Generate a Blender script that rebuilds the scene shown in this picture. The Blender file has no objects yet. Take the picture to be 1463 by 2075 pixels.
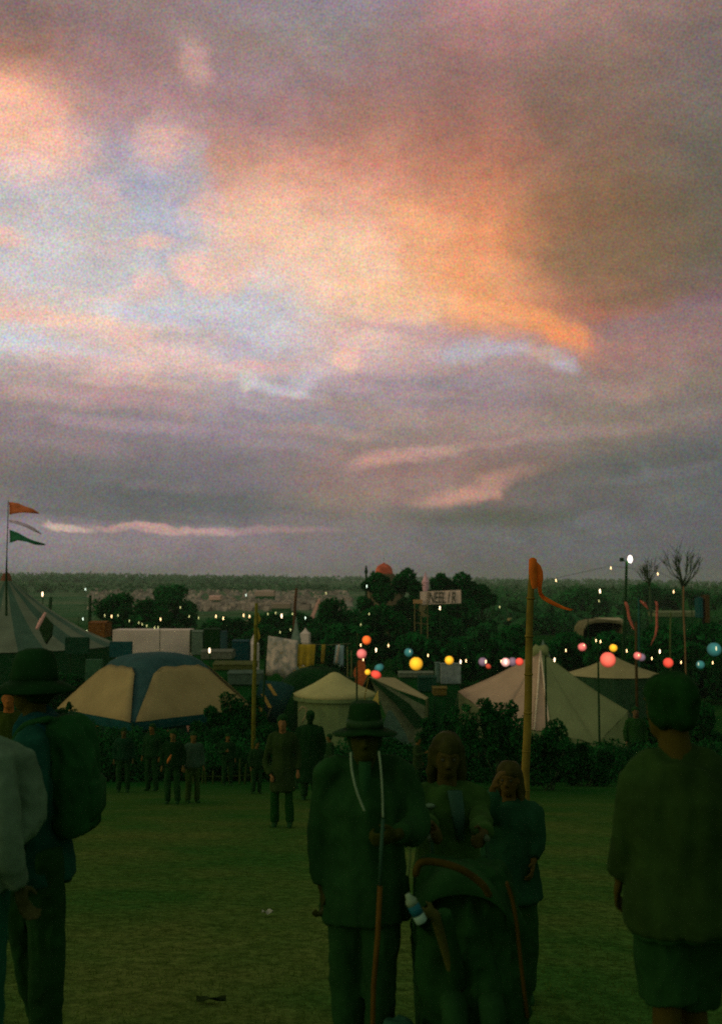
import bpy, math, random
import numpy as np
from mathutils import Vector, Matrix, noise as mnoise
random.seed(7); RNG = np.random.default_rng(7)
SC = bpy.context.scene
COL = SC.collection
R = math.radians
# ------------------------------------------------------------------ camera
F, CXP, CYP, HY = 2017.0, 731.5, 1037.5, 1180.0     # focal length, centre and eye level in photo pixels
PITCH = math.atan((HY - CYP) / F)
cam = bpy.data.cameras.new('camera'); camo = bpy.data.objects.new('camera', cam); COL.objects.link(camo)
cam.sensor_fit = 'VERTICAL'; cam.sensor_height = 36.0; cam.lens = 35.0
cam.clip_start = 0.05; cam.clip_end = 9000
camo.location = (0, 0, 0); camo.rotation_euler = (math.pi / 2 + PITCH, 0, 0)
cam.dof.use_dof = True; cam.dof.focus_distance = 9.0; cam.dof.aperture_fstop = 2.0
SC.camera = camo
SC.view_settings.view_transform = 'Standard'; SC.view_settings.look = 'None'
SC.view_settings.exposure = 0.0; SC.view_settings.gamma = 1.0
SC.render.filter_size = 2.2
SC.cycles.use_denoising = False
SC.cycles.sample_clamp_indirect = 1.0; SC.cycles.sample_clamp_direct = 3.0
SC.cycles.max_bounces = 5; SC.cycles.diffuse_bounces = 3; SC.cycles.glossy_bounces = 2
SC.cycles.caustics_reflective = False; SC.cycles.caustics_refractive = False

def lin(c):
    c = c / 255.0
    return c / 12.92 if c <= 0.04045 else ((c + 0.055) / 1.055) ** 2.4
def S(r, g, b): return (lin(r), lin(g), lin(b), 1.0)
# ------------------------------------------------------------------ world: dusk sky with lit clouds
w = bpy.data.worlds.new('World'); SC.world = w; w.use_nodes = True
T = w.node_tree; T.nodes.clear(); N = T.nodes; L = T.links
def nd(t, **k):
    n = N.new(t)
    for a, b in k.items(): setattr(n, a, b)
    return n
def mth(op, a, b=None, c=None, clamp=False):
    n = nd('ShaderNodeMath', operation=op, use_clamp=clamp)
    for i, v in enumerate((a, b, c)):
        if v is None: continue
        if isinstance(v, (int, float)): n.inputs[i].default_value = v
        else: L.new(v, n.inputs[i])
    return n.outputs[0]
tc = nd('ShaderNodeTexCoord'); sep = nd('ShaderNodeSeparateXYZ'); L.new(tc.outputs['Generated'], sep.inputs[0])
az = mth('ARCTAN2', sep.outputs[0], sep.outputs[1]); el = mth('ARCSINE', sep.outputs[2])
cmb = nd('ShaderNodeCombineXYZ'); L.new(az, cmb.inputs[0]); L.new(el, cmb.inputs[1])
def noise(vec, scale, detail=3, rough=0.55, color=True, stretch=None):
    if stretch:
        mp = nd('ShaderNodeMapping'); mp.inputs['Scale'].default_value = stretch; L.new(vec, mp.inputs[0]); vec = mp.outputs[0]
    n = nd('ShaderNodeTexNoise'); n.inputs['Scale'].default_value = scale; n.inputs['Detail'].default_value = detail
    n.inputs['Roughness'].default_value = rough; L.new(vec, n.inputs['Vector'])
    return n.outputs['Color'] if color else n.outputs['Fac']
def warp(vec, scale, amp, detail=3, stretch=None):
    c = noise(vec, scale, detail, 0.55, True, stretch)
    a = nd('ShaderNodeVectorMath', operation='SUBTRACT'); L.new(c, a.inputs[0]); a.inputs[1].default_value = (.5, .5, .5)
    m = nd('ShaderNodeVectorMath', operation='MULTIPLY'); L.new(a.outputs[0], m.inputs[0]); m.inputs[1].default_value = amp
    s = nd('ShaderNodeVectorMath', operation='ADD'); L.new(vec, s.inputs[0]); L.new(m.outputs[0], s.inputs[1])
    return s.outputs[0]
P0 = cmb.outputs[0]
P1 = warp(P0, 7.0, (.09, .035, 0), 3)
P2 = warp(P1, 30.0, (.030, .014, 0), 4)
_s = nd('ShaderNodeSeparateXYZ'); L.new(P2, _s.inputs[0])      # clouds flatten towards the horizon
_k = mth('MULTIPLY_ADD', mth('MULTIPLY', el, 4.0, clamp=True), .75, .25)
_y = mth('MULTIPLY_ADD', mth('SUBTRACT', _s.outputs[1], el), _k, el)
_c = nd('ShaderNodeCombineXYZ'); L.new(_s.outputs[0], _c.inputs[0]); L.new(_y, _c.inputs[1]); P2 = _c.outputs[0]
def dirpx(px, py):
    u, v = (px - CXP) / F, (CYP - py) / F
    ca, sa = math.cos(PITCH), math.sin(PITCH)
    x, y, z = u, ca - v * sa, sa + v * ca
    l = math.sqrt(x * x + y * y + z * z)
    return math.atan2(x, y), math.asin(z / l)
rows = [0, 80, 160, 240, 320, 400, 480, 560, 640, 720, 800, 880, 960, 1040, 1080, 1150]
cols = [0, 244, 488, 731, 975, 1219, 1463]
G = [
 [(146,129,126),(152,131,126),(152,134,140),(148,136,150),(194,144,141),(174,142,133),(137,116,113)],
 [(146,120,115),(156,128,127),(160,139,134),(152,131,126),(174,130,125),(156,126,117),(131,114,107)],
 [(168,126,109),(168,132,129),(164,136,139),(156,124,121),(156,118,111),(142,116,103),(129,114,109)],
 [(252,190,161),(186,150,151),(176,138,135),(176,130,115),(166,118,103),(140,112,97),(123,110,103)],
 [(250,206,191),(188,172,180),(206,154,135),(210,148,125),(188,126,101),(144,112,93),(117,108,97)],
 [(196,190,198),(192,188,194),(236,186,163),(238,174,147),(210,141,107),(140,108,83),(111,102,89)],
 [(222,210,208),(200,200,204),(248,206,183),(254,202,171),(242,159,111),(138,106,81),(107,100,87)],
 [(214,212,214),(216,212,210),(208,204,208),(255,210,183),(248,173,125),(148,112,87),(111,102,89)],
 [(238,210,197),(222,212,210),(206,206,214),(244,204,185),(226,158,119),(182,123,102),(137,109,114)],
 [(221,220,222),(229,202,195),(209,200,206),(222,190,185),(188,160,157),(176,134,123),(144,118,115)],
 [(170,153,150),(184,161,156),(184,170,176),(168,150,156),(158,140,146),(150,131,122),(138,123,114)],
 [(146,130,132),(148,134,140),(152,140,146),(156,139,132),(158,134,131),(134,123,112),(120,112,112)],
 [(126,118,118),(116,114,116),(128,120,126),(158,128,125),(152,124,115),(110,106,100),(98,102,104)],
 [(129,124,129),(109,110,113),(117,114,121),(139,127,121),(111,108,105),(107,106,107),(97,100,105)],
 [(151,140,147),(151,136,141),(145,132,139),(129,122,123),(111,110,111),(109,110,115),(99,100,103)],
 [(143,136,143),(137,132,135),(137,128,133),(129,122,125),(111,108,109),(107,108,111),(97,98,101)]]
sp2 = nd('ShaderNodeSeparateXYZ'); L.new(P2, sp2.inputs[0]); AZ, EL = sp2.outputs[0], sp2.outputs[1]
elmin, elmax = -0.02, 0.56
fac = nd('ShaderNodeMapRange'); L.new(EL, fac.inputs[0]); fac.inputs[1].default_value = elmin; fac.inputs[2].default_value = elmax
def ramp(stops):
    r = nd('ShaderNodeValToRGB'); cr = r.color_ramp; cr.interpolation = 'LINEAR'; L.new(fac.outputs[0], r.inputs[0])
    st = sorted(((e - elmin) / (elmax - elmin), c) for e, c in stops)
    cr.elements[0].position = st[0][0]; cr.elements[0].color = S(*st[0][1])
    cr.elements[1].position = st[-1][0]; cr.elements[1].color = S(*st[-1][1])
    for p, c in st[1:-1]:
        e = cr.elements.new(p); e.color = S(*c)
    return r.outputs[0]
colramps = []
colramps.append((-math.pi, ramp([(0, (150, 142, 146)), (.3, (160, 144, 146)), (.5, (140, 128, 134))])))
colramps.append((-1.35, ramp([(0.0, (232, 160, 112)), (.12, (252, 188, 138)), (.3, (215, 180, 176)), (.55, (150, 132, 140))])))
for j, px in enumerate(cols):
    colramps.append((math.atan2(px - CXP, F), ramp([(dirpx(731, rows[i])[1], G[i][j]) for i in range(16)])))
colramps.append((1.3, ramp([(0, (104, 106, 108)), (.5, (116, 108, 106))])))
colramps.append((math.pi, ramp([(0, (150, 142, 146)), (.3, (160, 144, 146)), (.5, (140, 128, 134))])))
def mixc(f, a, b):
    n = nd('ShaderNodeMix', data_type='RGBA'); n.clamp_factor = True
    if isinstance(f, (int, float)): n.inputs[0].default_value = f
    else: L.new(f, n.inputs[0])
    for k, v in ((6, a), (7, b)):
        if isinstance(v, tuple): n.inputs[k].default_value = v
        else: L.new(v, n.inputs[k])
    return n.outputs[2]
cur = colramps[0][1]
for k in range(1, len(colramps)):
    m = nd('ShaderNodeMapRange', interpolation_type='SMOOTHSTEP'); L.new(AZ, m.inputs[0])
    m.inputs[1].default_value = colramps[k - 1][0]; m.inputs[2].default_value = colramps[k][0]
    cur = mixc(m.outputs[0], cur, colramps[k][1])
P3 = warp(P2, 70.0, (.026, .009, 0), 4)
# cloud shapes: (px, py, half width, half height, tilt, colour, strength, softness, fine edge)
BL = [
 (170,460,330,105,0,(209,202,200),0.527,0.87,1),
 (470,590,150,50,16,(205,199,204),0.425,0.95,1),
 (120,425,210,44,0,(201,194,196),0.68,0.92,1),
 (250,350,70,70,0,(183,169,178),0.595,0.95,1),
 (350,385,90,60,-10,(175,178,198),0.765,0.72,1),
 (350,470,110,70,0,(185,188,204),0.7224999999999999,0.8200000000000001,1),
 (395,330,26,60,20,(194,185,188),0.595,0.8,1),
 (90,540,170,60,0,(209,203,208),0.595,0.95,1),
 (250,520,150,50,0,(213,208,206),0.51,0.95,1),
 (500,560,120,26,28,(215,210,210),0.7224999999999999,0.82,1),
 (590,605,90,24,25,(217,214,214),0.7224999999999999,0.92,1),
 (470,640,190,30,4,(213,207,210),0.595,0.92,1),
 (640,50,140,70,10,(161,152,154),0.5,0.95,1),
 (1150,30,140,40,0,(168,130,123),0.5,0.9,1),
 (402,125,30,44,0,(212,170,161),0.8,0.85,1),
 (340,285,56,54,25,(226,186,177),0.9,0.7,1),
 (395,235,44,30,0,(196,160,161),0.6,0.9,1),
 (432,548,84,48,8,(248,208,191),0.95,0.45,1),
 (300,570,48,32,0,(240,210,203),0.85,0.6,1),
 (265,600,60,20,0,(232,204,201),0.6,0.8,1),
 (312,486,62,16,-8,(240,204,191),0.85,0.6,1),
 (210,505,70,22,-14,(222,196,197),0.6,0.8,1),
 (16,472,50,24,0,(244,204,189),0.9,0.5,1),
 (437,422,38,36,20,(230,194,187),0.85,0.6,1),
 (200,390,40,34,0,(216,186,187),0.7,0.8,1),
 (235,430,40,20,0,(210,193,188),0.6,0.8,1),
 (360,395,36,14,0,(200,186,192),0.6,0.8,1),
 (40,255,120,70,16,(254,194,163),0.7,0.95,1),
 (30,335,110,34,4,(250,212,199),0.6,0.9,1),
 (560,480,110,110,40,(254,206,173),0.7,0.9,1),
 (640,560,90,80,40,(254,210,181),0.7,0.8,1),
 (760,560,170,80,20,(255,212,175),0.7,0.9,1),
 (840,450,90,60,30,(252,179,125),0.6,0.95,1),
 (900,560,150,60,24,(250,171,115),0.7,0.95,1),
 (620,370,90,50,20,(236,174,147),0.6,0.9,1),
 (1100,662,150,34,24,(250,159,101),0.95,0.85,1),
 (950,622,160,34,12,(254,179,127),0.75,0.9,1),
 (800,600,120,36,8,(255,203,159),0.7,0.9,1),
 (1180,500,150,110,20,(158,120,90),0.32000000000000006,0.97,1),
 (1330,500,190,105,0,(126,106,82),0.48,0.97,1),
 (1340,590,150,22,0,(128,106,82),0.6000000000000001,0.97,1),
 (1400,648,190,32,0,(146,120,119),0.9,0.4,1),
 (1290,655,70,34,0,(160,126,123),0.7,0.7,1),
 (1320,710,170,50,0,(168,132,125),0.6,0.9,1),
 (120,648,200,20,4,(252,209,189),0.9,0.7,1),
 (260,690,120,22,14,(244,207,195),0.8,0.7,1),
 (50,702,110,22,2,(220,221,226),0.9,0.7,1),
 (180,716,110,12,6,(216,213,220),0.7,0.7,1),
 (300,742,260,24,0,(244,205,195),0.7,0.85,1),
 (390,690,90,24,-6,(206,186,184),0.7,0.7,1),
 (330,682,30,16,0,(212,190,186),0.6,0.6,1),
 (90,762,110,24,0,(184,163,162),0.75,0.7,1),
 (160,740,50,18,0,(202,180,176),0.6,0.6,1),
 (220,775,70,14,0,(226,186,181),0.7,0.7,1),
 (490,775,24,24,0,(222,209,202),0.8,0.6,1),
 (560,792,100,12,10,(208,204,208),0.85,0.7,1),
 (622,768,50,30,-20,(208,206,214),0.7,0.8,1),
 (560,745,120,18,0,(226,188,183),0.6,0.8,1),
 (712,724,46,26,10,(250,204,185),0.9,0.6,1),
 (730,770,110,20,0,(190,160,165),0.6,0.8,1),
 (860,672,150,18,8,(196,164,167),0.7,0.8,1),
 (930,708,70,26,4,(202,196,206),0.9,0.95,1),
 (1000,712,60,16,4,(192,184,194),0.8,0.95,1),
 (1120,734,50,24,18,(202,190,198),0.9,0.95,1),
 (900,775,240,18,2,(162,146,154),0.7,0.8,1),
 (1130,790,200,24,0,(162,141,134),0.5,0.9,1),
 (620,850,230,22,4,(154,146,158),0.6,0.9,1),
 (420,880,180,20,6,(152,142,154),0.6,0.9,1),
 (240,810,220,20,3,(194,160,163),0.7,0.85,1),
 (520,830,60,10,6,(186,168,172),0.6,0.7,1),
 (150,900,160,18,4,(156,138,142),0.6,0.8,1),
 (120,990,200,44,0,(108,108,108),0.6,0.9,1),
 (330,1005,190,34,2,(102,104,104),0.75,0.8,1),
 (520,1020,170,30,2,(104,106,106),0.7,0.8,1),
 (640,960,160,22,4,(150,131,122),0.6,0.9,1),
 (500,950,120,20,0,(122,116,122),0.6,0.9,1),
 (790,930,90,16,-8,(206,162,149),0.9,0.9,1),
 (885,915,60,14,-4,(202,160,149),0.85,0.9,1),
 (1005,980,80,24,-16,(206,158,141),0.95,0.85,1),
 (920,1004,90,18,-6,(206,158,141),0.95,0.8,1),
 (800,990,150,30,-6,(164,136,127),0.7,0.9,1),
 (1250,950,240,40,-8,(100,104,102),0.7,0.9,1),
 (1400,920,120,24,-8,(104,106,104),0.6,0.9,1),
 (1010,1046,220,22,0,(94,98,86),0.8,0.85,1),
 (1200,1052,40,18,-10,(116,114,116),0.85,0.6,1),
 (1380,1000,90,40,-20,(112,114,112),0.6,0.9,1),
 (1150,1080,250,14,0,(108,110,106),0.5,0.9,1),
 (360,1074,180,9,1,(202,166,161),0.9,0.6,1),
 (560,1072,120,9,0,(176,146,147),0.7,0.8,1),
 (150,1072,50,8,6,(216,188,177),0.95,0.5,1),
 (120,1062,10,8,0,(206,180,171),0.8,0.5,1),
 (300,1066,50,7,0,(212,172,163),0.9,0.6,1),
 (130,1095,200,10,0,(150,142,146),0.6,0.8,1),
 (300,1048,330,10,2,(110,110,110),0.7,0.8,1),
 (90,1030,100,10,2,(118,116,116),0.6,0.8,1),
 (60,800,120,20,0,(196,167,162),0.6,0.7,1),
 (330,790,60,14,0,(210,179,168),0.7,0.6,1),
 (430,768,44,12,-6,(216,187,174),0.7,0.6,1),
 (250,845,90,16,0,(138,128,136),0.6,0.7,1),
 (700,820,120,16,4,(178,157,152),0.6,0.7,1),
 (800,850,150,22,0,(184,157,144),0.5,0.8,1),
 (1000,860,180,26,-3,(176,151,138),0.5,0.85,1),
 (1260,790,120,24,0,(172,145,134),0.6,0.7,1),
 (1380,760,90,26,0,(160,135,124),0.6,0.7,1),
 (1300,860,160,26,-4,(156,137,126),0.5,0.85,1),
 (680,1010,140,26,0,(150,131,118),0.5,0.8,1),
 (560,900,120,18,4,(166,148,154),0.6,0.7,1),
 (860,800,110,10,2,(180,157,152),0.6,0.7,1),
 (1080,720,60,14,10,(206,173,152),0.6,0.7,1),
 (60,870,100,22,0,(150,132,138),0.5,0.8,1),
 (420,930,140,18,2,(128,120,126),0.6,0.7,1),
 (330,640,150,16,4,(206,206,220),0.6,0.6,1),
 (470,700,60,22,10,(196,182,192),0.6,0.6,1),
 (250,860,260,14,3,(176,152,158),0.55,0.6,1),
 (640,880,160,14,5,(184,158,156),0.5,0.6,1),
 (380,985,160,12,3,(132,122,126),0.5,0.6,1),
 (1150,880,180,18,-5,(166,142,138),0.5,0.6,1),
 (1330,960,130,14,-8,(122,120,122),0.6,0.6,1),
 (980,905,120,10,-6,(176,148,140),0.5,0.6,1)]
for px, py, rx, ry, tl, c, st, soft, fe in BL:
    a, e = dirpx(px, py)
    s = nd('ShaderNodeVectorMath', operation='MULTIPLY_ADD'); L.new(cur, s.inputs[0]); s.inputs[1].default_value = (1e-8, 1e-8, 0); L.new(P3, s.inputs[2])
    mp = nd('ShaderNodeMapping', vector_type='TEXTURE'); L.new(s.outputs[0], mp.inputs[0])
    mp.inputs['Location'].default_value = (a, e, 0); mp.inputs['Rotation'].default_value = (0, 0, -R(tl)); mp.inputs['Scale'].default_value = (rx / F, ry / F, 1)
    ln = nd('ShaderNodeVectorMath', operation='LENGTH'); L.new(mp.outputs[0], ln.inputs[0])
    mr = nd('ShaderNodeMapRange', interpolation_type='SMOOTHSTEP'); L.new(ln.outputs[1], mr.inputs[0])
    mr.inputs[1].default_value = 1 + soft * .45; mr.inputs[2].default_value = 1 - soft; mr.inputs[3].default_value = 0; mr.inputs[4].default_value = st
    cur = mixc(mr.outputs[0], cur, S(*c))
# slow mottling of the cloud deck and very fine texture
mo = noise(P2, 17.0, 5, .62, False, (1, 1.9, 1)); mo2 = mth('MULTIPLY_ADD', mo, .62, .69)
pk_ = noise(P2, 24.0, 5, .6, False, (1, 2.2, 1)); pkm = nd('ShaderNodeMapRange', interpolation_type='SMOOTHSTEP'); L.new(pk_, pkm.inputs[0]); pkm.inputs[1].default_value = .5; pkm.inputs[2].default_value = .72; pkm.inputs[4].default_value = .6
lum = nd('ShaderNodeVectorMath', operation='MULTIPLY'); L.new(cur, lum.inputs[0]); lum.inputs[1].default_value = (1.19, 1.02, .93)
cur = mixc(pkm.outputs[0], cur, lum.outputs[0])
gk_ = noise(P1, 11.0, 4, .6, False, (1, 2.4, 1)); gkm = nd('ShaderNodeMapRange', interpolation_type='SMOOTHSTEP'); L.new(gk_, gkm.inputs[0]); gkm.inputs[1].default_value = .5; gkm.inputs[2].default_value = .7; gkm.inputs[4].default_value = .28
dk_ = nd('ShaderNodeVectorMath', operation='MULTIPLY'); L.new(cur, dk_.inputs[0]); dk_.inputs[1].default_value = (.80, .82, .84)
cur = mixc(gkm.outputs[0], cur, dk_.outputs[0])
fi = nd('ShaderNodeTexNoise'); fi.inputs['Scale'].default_value = 620; fi.inputs['Detail'].default_value = 2; L.new(tc.outputs['Generated'], fi.inputs['Vector'])
fg = nd('ShaderNodeVectorMath', operation='MULTIPLY_ADD'); L.new(fi.outputs['Color'], fg.inputs[0]); fg.inputs[1].default_value = (1.75, 1.65, 1.9); fg.inputs[2].default_value = (.125, .175, .05)
vm = nd('ShaderNodeVectorMath', operation='SCALE'); L.new(fg.outputs[0], vm.inputs[0]); L.new(mo2, vm.inputs[3])
vv = nd('ShaderNodeVectorMath', operation='MULTIPLY'); L.new(cur, vv.inputs[0]); L.new(vm.outputs[0], vv.inputs[1])
sky = nd('ShaderNodeTexSky', sky_type='NISHITA'); sky.sun_disc = False; sky.sun_elevation = R(4); sky.sun_rotation = R(-80)
bg1 = nd('ShaderNodeBackground'); L.new(vv.outputs[0], bg1.inputs[0]); bg1.inputs[1].default_value = 0.97
bg2 = nd('ShaderNodeBackground'); L.new(sky.outputs[0], bg2.inputs[0]); bg2.inputs[1].default_value = 0.06
mx = nd('ShaderNodeMixShader'); mx.inputs[0].default_value = 0.05
L.new(bg1.outputs[0], mx.inputs[1]); L.new(bg2.outputs[0], mx.inputs[2])
wo = nd('ShaderNodeOutputWorld'); L.new(mx.outputs[0], wo.inputs[0])
w.cycles.sampling_method = 'MANUAL'; w.cycles.sample_map_resolution = 512
# low warm sun behind thin cloud at the left
sl = bpy.data.lights.new('sun', 'SUN'); sl.energy = 0.30; sl.angle = R(14); sl.color = (1.0, .72, .5)
so = bpy.data.objects.new('sun', sl); COL.objects.link(so)
sd = Vector((-math.sin(R(80)) * math.cos(R(12)), math.cos(R(80)) * math.cos(R(12)) - .55, math.sin(R(14))))
so.rotation_euler = sd.to_track_quat('Z', 'Y').to_euler()

# ------------------------------------------------------------------ helpers
def W(px, py, d):
    u, v = (px - CXP) / F, (CYP - py) / F
    ca, sa = math.cos(PITCH), math.sin(PITCH)
    x, y, z = u, ca - v * sa, sa + v * ca
    return Vector((x * d / y, d, z * d / y))
EE = (0.30, 0.245, 0.24)
def A(r, g, b, k=1.0):
    """base colour whose look in this dusk light is about the given picture value"""
    return tuple(min(.8, max(.0008, lin(v) * k / e)) for v, e in zip((r, g, b), EE)) + (1.0,)
MATS = {}
def mat(name, col, rough=.85, var=.25, scale=3.0, bump=.0, emit=None, estr=0, metal=0, detail=4, spec=.03, grain=.25, trans=0):
    if name in MATS: return MATS[name]
    m = bpy.data.materials.new(name); m.use_nodes = True; t = m.node_tree; n = t.nodes; b = n['Principled BSDF']
    b.inputs['Roughness'].default_value = rough; b.inputs['Metallic'].default_value = metal
    b.inputs['Specular IOR Level'].default_value = spec
    tcn = n.new('ShaderNodeTexCoord')
    no = n.new('ShaderNodeTexNoise'); no.inputs['Scale'].default_value = scale; no.inputs['Detail'].default_value = detail
    t.links.new(tcn.outputs['Object'], no.inputs['Vector'])
    mr = n.new('ShaderNodeMapRange'); t.links.new(no.outputs['Fac'], mr.inputs[0])
    mr.inputs[1].default_value = .3; mr.inputs[2].default_value = .7; mr.inputs[3].default_value = 1 - var; mr.inputs[4].default_value = 1 + var
    n2 = n.new('ShaderNodeTexNoise'); n2.inputs['Scale'].default_value = scale * 10; n2.inputs['Detail'].default_value = 9; n2.inputs['Roughness'].default_value = .92
    t.links.new(tcn.outputs['Object'], n2.inputs['Vector'])
    m2 = n.new('ShaderNodeMath'); m2.operation = 'MULTIPLY_ADD'; t.links.new(n2.outputs['Fac'], m2.inputs[0]); m2.inputs[1].default_value = 5 * grain; m2.inputs[2].default_value = 1 - 2.5 * grain; m2.use_clamp = False
    m3 = n.new('ShaderNodeMath'); m3.operation = 'MULTIPLY'; t.links.new(mr.outputs[0], m3.inputs[0]); t.links.new(m2.outputs[0], m3.inputs[1])
    vs = n.new('ShaderNodeVectorMath'); vs.operation = 'SCALE'; vs.inputs[0].default_value = col[:3]; t.links.new(m3.outputs[0], vs.inputs['Scale'])
    t.links.new(vs.outputs[0], b.inputs['Base Color'])
    if bump:
        bp = n.new('ShaderNodeBump'); bp.inputs['Strength'].default_value = bump; bp.inputs['Distance'].default_value = .02
        t.links.new(no.outputs['Fac'], bp.inputs['Height']); t.links.new(bp.outputs[0], b.inputs['Normal'])
    if emit:
        b.inputs['Emission Color'].default_value = emit; b.inputs['Emission Strength'].default_value = estr
        m.cycles.emission_sampling = 'NONE'
    if trans:
        b.inputs['Transmission Weight'].default_value = 0
        tr = n.new('ShaderNodeBsdfTranslucent'); t.links.new(vs.outputs[0], tr.inputs[0])
        ms = n.new('ShaderNodeMixShader'); ms.inputs[0].default_value = trans
        t.links.new(b.outputs[0], ms.inputs[1]); t.links.new(tr.outputs[0], ms.inputs[2]); t.links.new(ms.outputs[0], n['Material Output'].inputs[0])
    MATS[name] = m
    return m
def wloc(o):
    v = Vector((0, 0, 0))
    while o is not None: v += o.location; o = o.parent
    return v
def tag(o, label, cat, group=None, kind=None):
    if label: o['label'] = label
    if cat: o['category'] = cat
    if group: o['group'] = group
    if kind: o['kind'] = kind
    return o
def thing(name, label, cat, loc, group=None):
    o = bpy.data.objects.new(name, None); COL.objects.link(o); o.location = loc; o.empty_display_size = .2
    return tag(o, label, cat, group)
def smooth_me(me): me.polygons.foreach_set('use_smooth', [True] * len(me.polygons))
class MB:
    def __init__(s): s.v = []; s.f = []
    def add(s, vs, fs):
        o = len(s.v); s.v += [tuple(x) for x in vs]; s.f += [tuple(i + o for i in f) for f in fs]; return s
    def box(s, c, d, rot=0):
        hx, hy, hz = d[0] / 2, d[1] / 2, d[2] / 2; cs, sn = math.cos(rot), math.sin(rot); vs = []
        for z in (-hz, hz):
            for x, y in ((-hx, -hy), (hx, -hy), (hx, hy), (-hx, hy)):
                vs.append((c[0] + x * cs - y * sn, c[1] + x * sn + y * cs, c[2] + z))
        return s.add(vs, [(3, 2, 1, 0), (4, 5, 6, 7), (0, 1, 5, 4), (1, 2, 6, 5), (2, 3, 7, 6), (3, 0, 4, 7)])
    def tube(s, pts, rad, n=10, caps=True, round_=False):
        pts = [Vector(p) for p in pts]
        if not isinstance(rad, (list, tuple)): rad = [rad] * len(pts)
        rad = list(rad)
        if round_:
            t0 = (pts[0] - pts[1]).normalized(); t1 = (pts[-1] - pts[-2]).normalized(); r0, r1 = rad[0], rad[-1]
            pts = [pts[0] + t0 * r0 * .95, pts[0] + t0 * r0 * .7] + pts + [pts[-1] + t1 * r1 * .7, pts[-1] + t1 * r1 * .95]
            rad = [r0 * .3, r0 * .72] + rad + [r1 * .72, r1 * .3]
        vs = []; up = None
        for i, p in enumerate(pts):
            a = pts[max(i - 1, 0)]; b = pts[min(i + 1, len(pts) - 1)]; t = (b - a).normalized()
            if up is None: up = Vector((0, 0, 1)) if abs(t.z) < .9 else Vector((0, 1, 0))
            xx = up.cross(t).normalized(); yy = t.cross(xx).normalized(); up = yy
            for k in range(n):
                an = 2 * math.pi * k / n
                vs.append(p + (xx * math.cos(an) + yy * math.sin(an)) * rad[i])
        fs = [(i * n + k, i * n + (k + 1) % n, (i + 1) * n + (k + 1) % n, (i + 1) * n + k) for i in range(len(pts) - 1) for k in range(n)]
        if caps: fs += [tuple(range(n))[::-1], tuple((len(pts) - 1) * n + k for k in range(n))]
        return s.add(vs, fs)
    def stack(s, st, n=20, M=None, power=2.0):
        """horizontal elliptical rings (cx, cy, z, rx, ry), closed at both ends"""
        vs = []
        for cx, cy, z, rx, ry in st:
            for k in range(n):
                a = 2 * math.pi * k / n; c, q = math.cos(a), math.sin(a)
                c = math.copysign(abs(c) ** (2 / power), c); q = math.copysign(abs(q) ** (2 / power), q)
                vs.append(Vector((cx + rx * c, cy + ry * q, z)))
        if M is not None: vs = [M @ v for v in vs]
        fs = [(i * n + k, i * n + (k + 1) % n, (i + 1) * n + (k + 1) % n, (i + 1) * n + k) for i in range(len(st) - 1) for k in range(n)]
        fs += [tuple(range(n))[::-1], tuple((len(st) - 1) * n + k for k in range(n))]
        return s.add(vs, fs)
    def ell(s, c, r, M=None, n=14, m=9):
        st = []
        for i in range(m):
            a = math.pi * (i + .25) / (m - .5) - math.pi / 2
            st.append((c[0], c[1], c[2] + r[2] * math.sin(a), r[0] * math.cos(a), r[1] * math.cos(a)))
        return s.stack(st, n, M)
    def lathe(s, c, prof, n=24, a0=0, caps=False):
        vs = [(c[0] + r * math.cos(a0 + 2 * math.pi * k / n), c[1] + r * math.sin(a0 + 2 * math.pi * k / n), c[2] + z) for r, z in prof for k in range(n)]
        fs = [(i * n + k, i * n + (k + 1) % n, (i + 1) * n + (k + 1) % n, (i + 1) * n + k) for i in range(len(prof) - 1) for k in range(n)]
        if caps: fs += [tuple(range(n))[::-1], tuple((len(prof) - 1) * n + k for k in range(n))]
        return s.add(vs, fs)
    def sheet(s, grid, thick=None):
        """grid of points [row][col]; optional thickness vector makes it a closed slab"""
        r, c = len(grid), len(grid[0]); vs = [Vector(p) for row in grid for p in row]
        fs = [(i * c + j, i * c + j + 1, (i + 1) * c + j + 1, (i + 1) * c + j) for i in range(r - 1) for j in range(c - 1)]
        if thick is not None:
            t = Vector(thick); o = len(vs); vs += [v + t for v in vs]
            fs += [tuple(o + k for k in f)[::-1] for f in list(fs)]
            rim = [j for j in range(c)] + [i * c + c - 1 for i in range(1, r)] + [(r - 1) * c + j for j in range(c - 2, -1, -1)] + [i * c for i in range(r - 2, 0, -1)]
            fs += [(rim[k], o + rim[k], o + rim[(k + 1) % len(rim)], rim[(k + 1) % len(rim)]) for k in range(len(rim))]
        return s.add(vs, fs)
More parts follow.
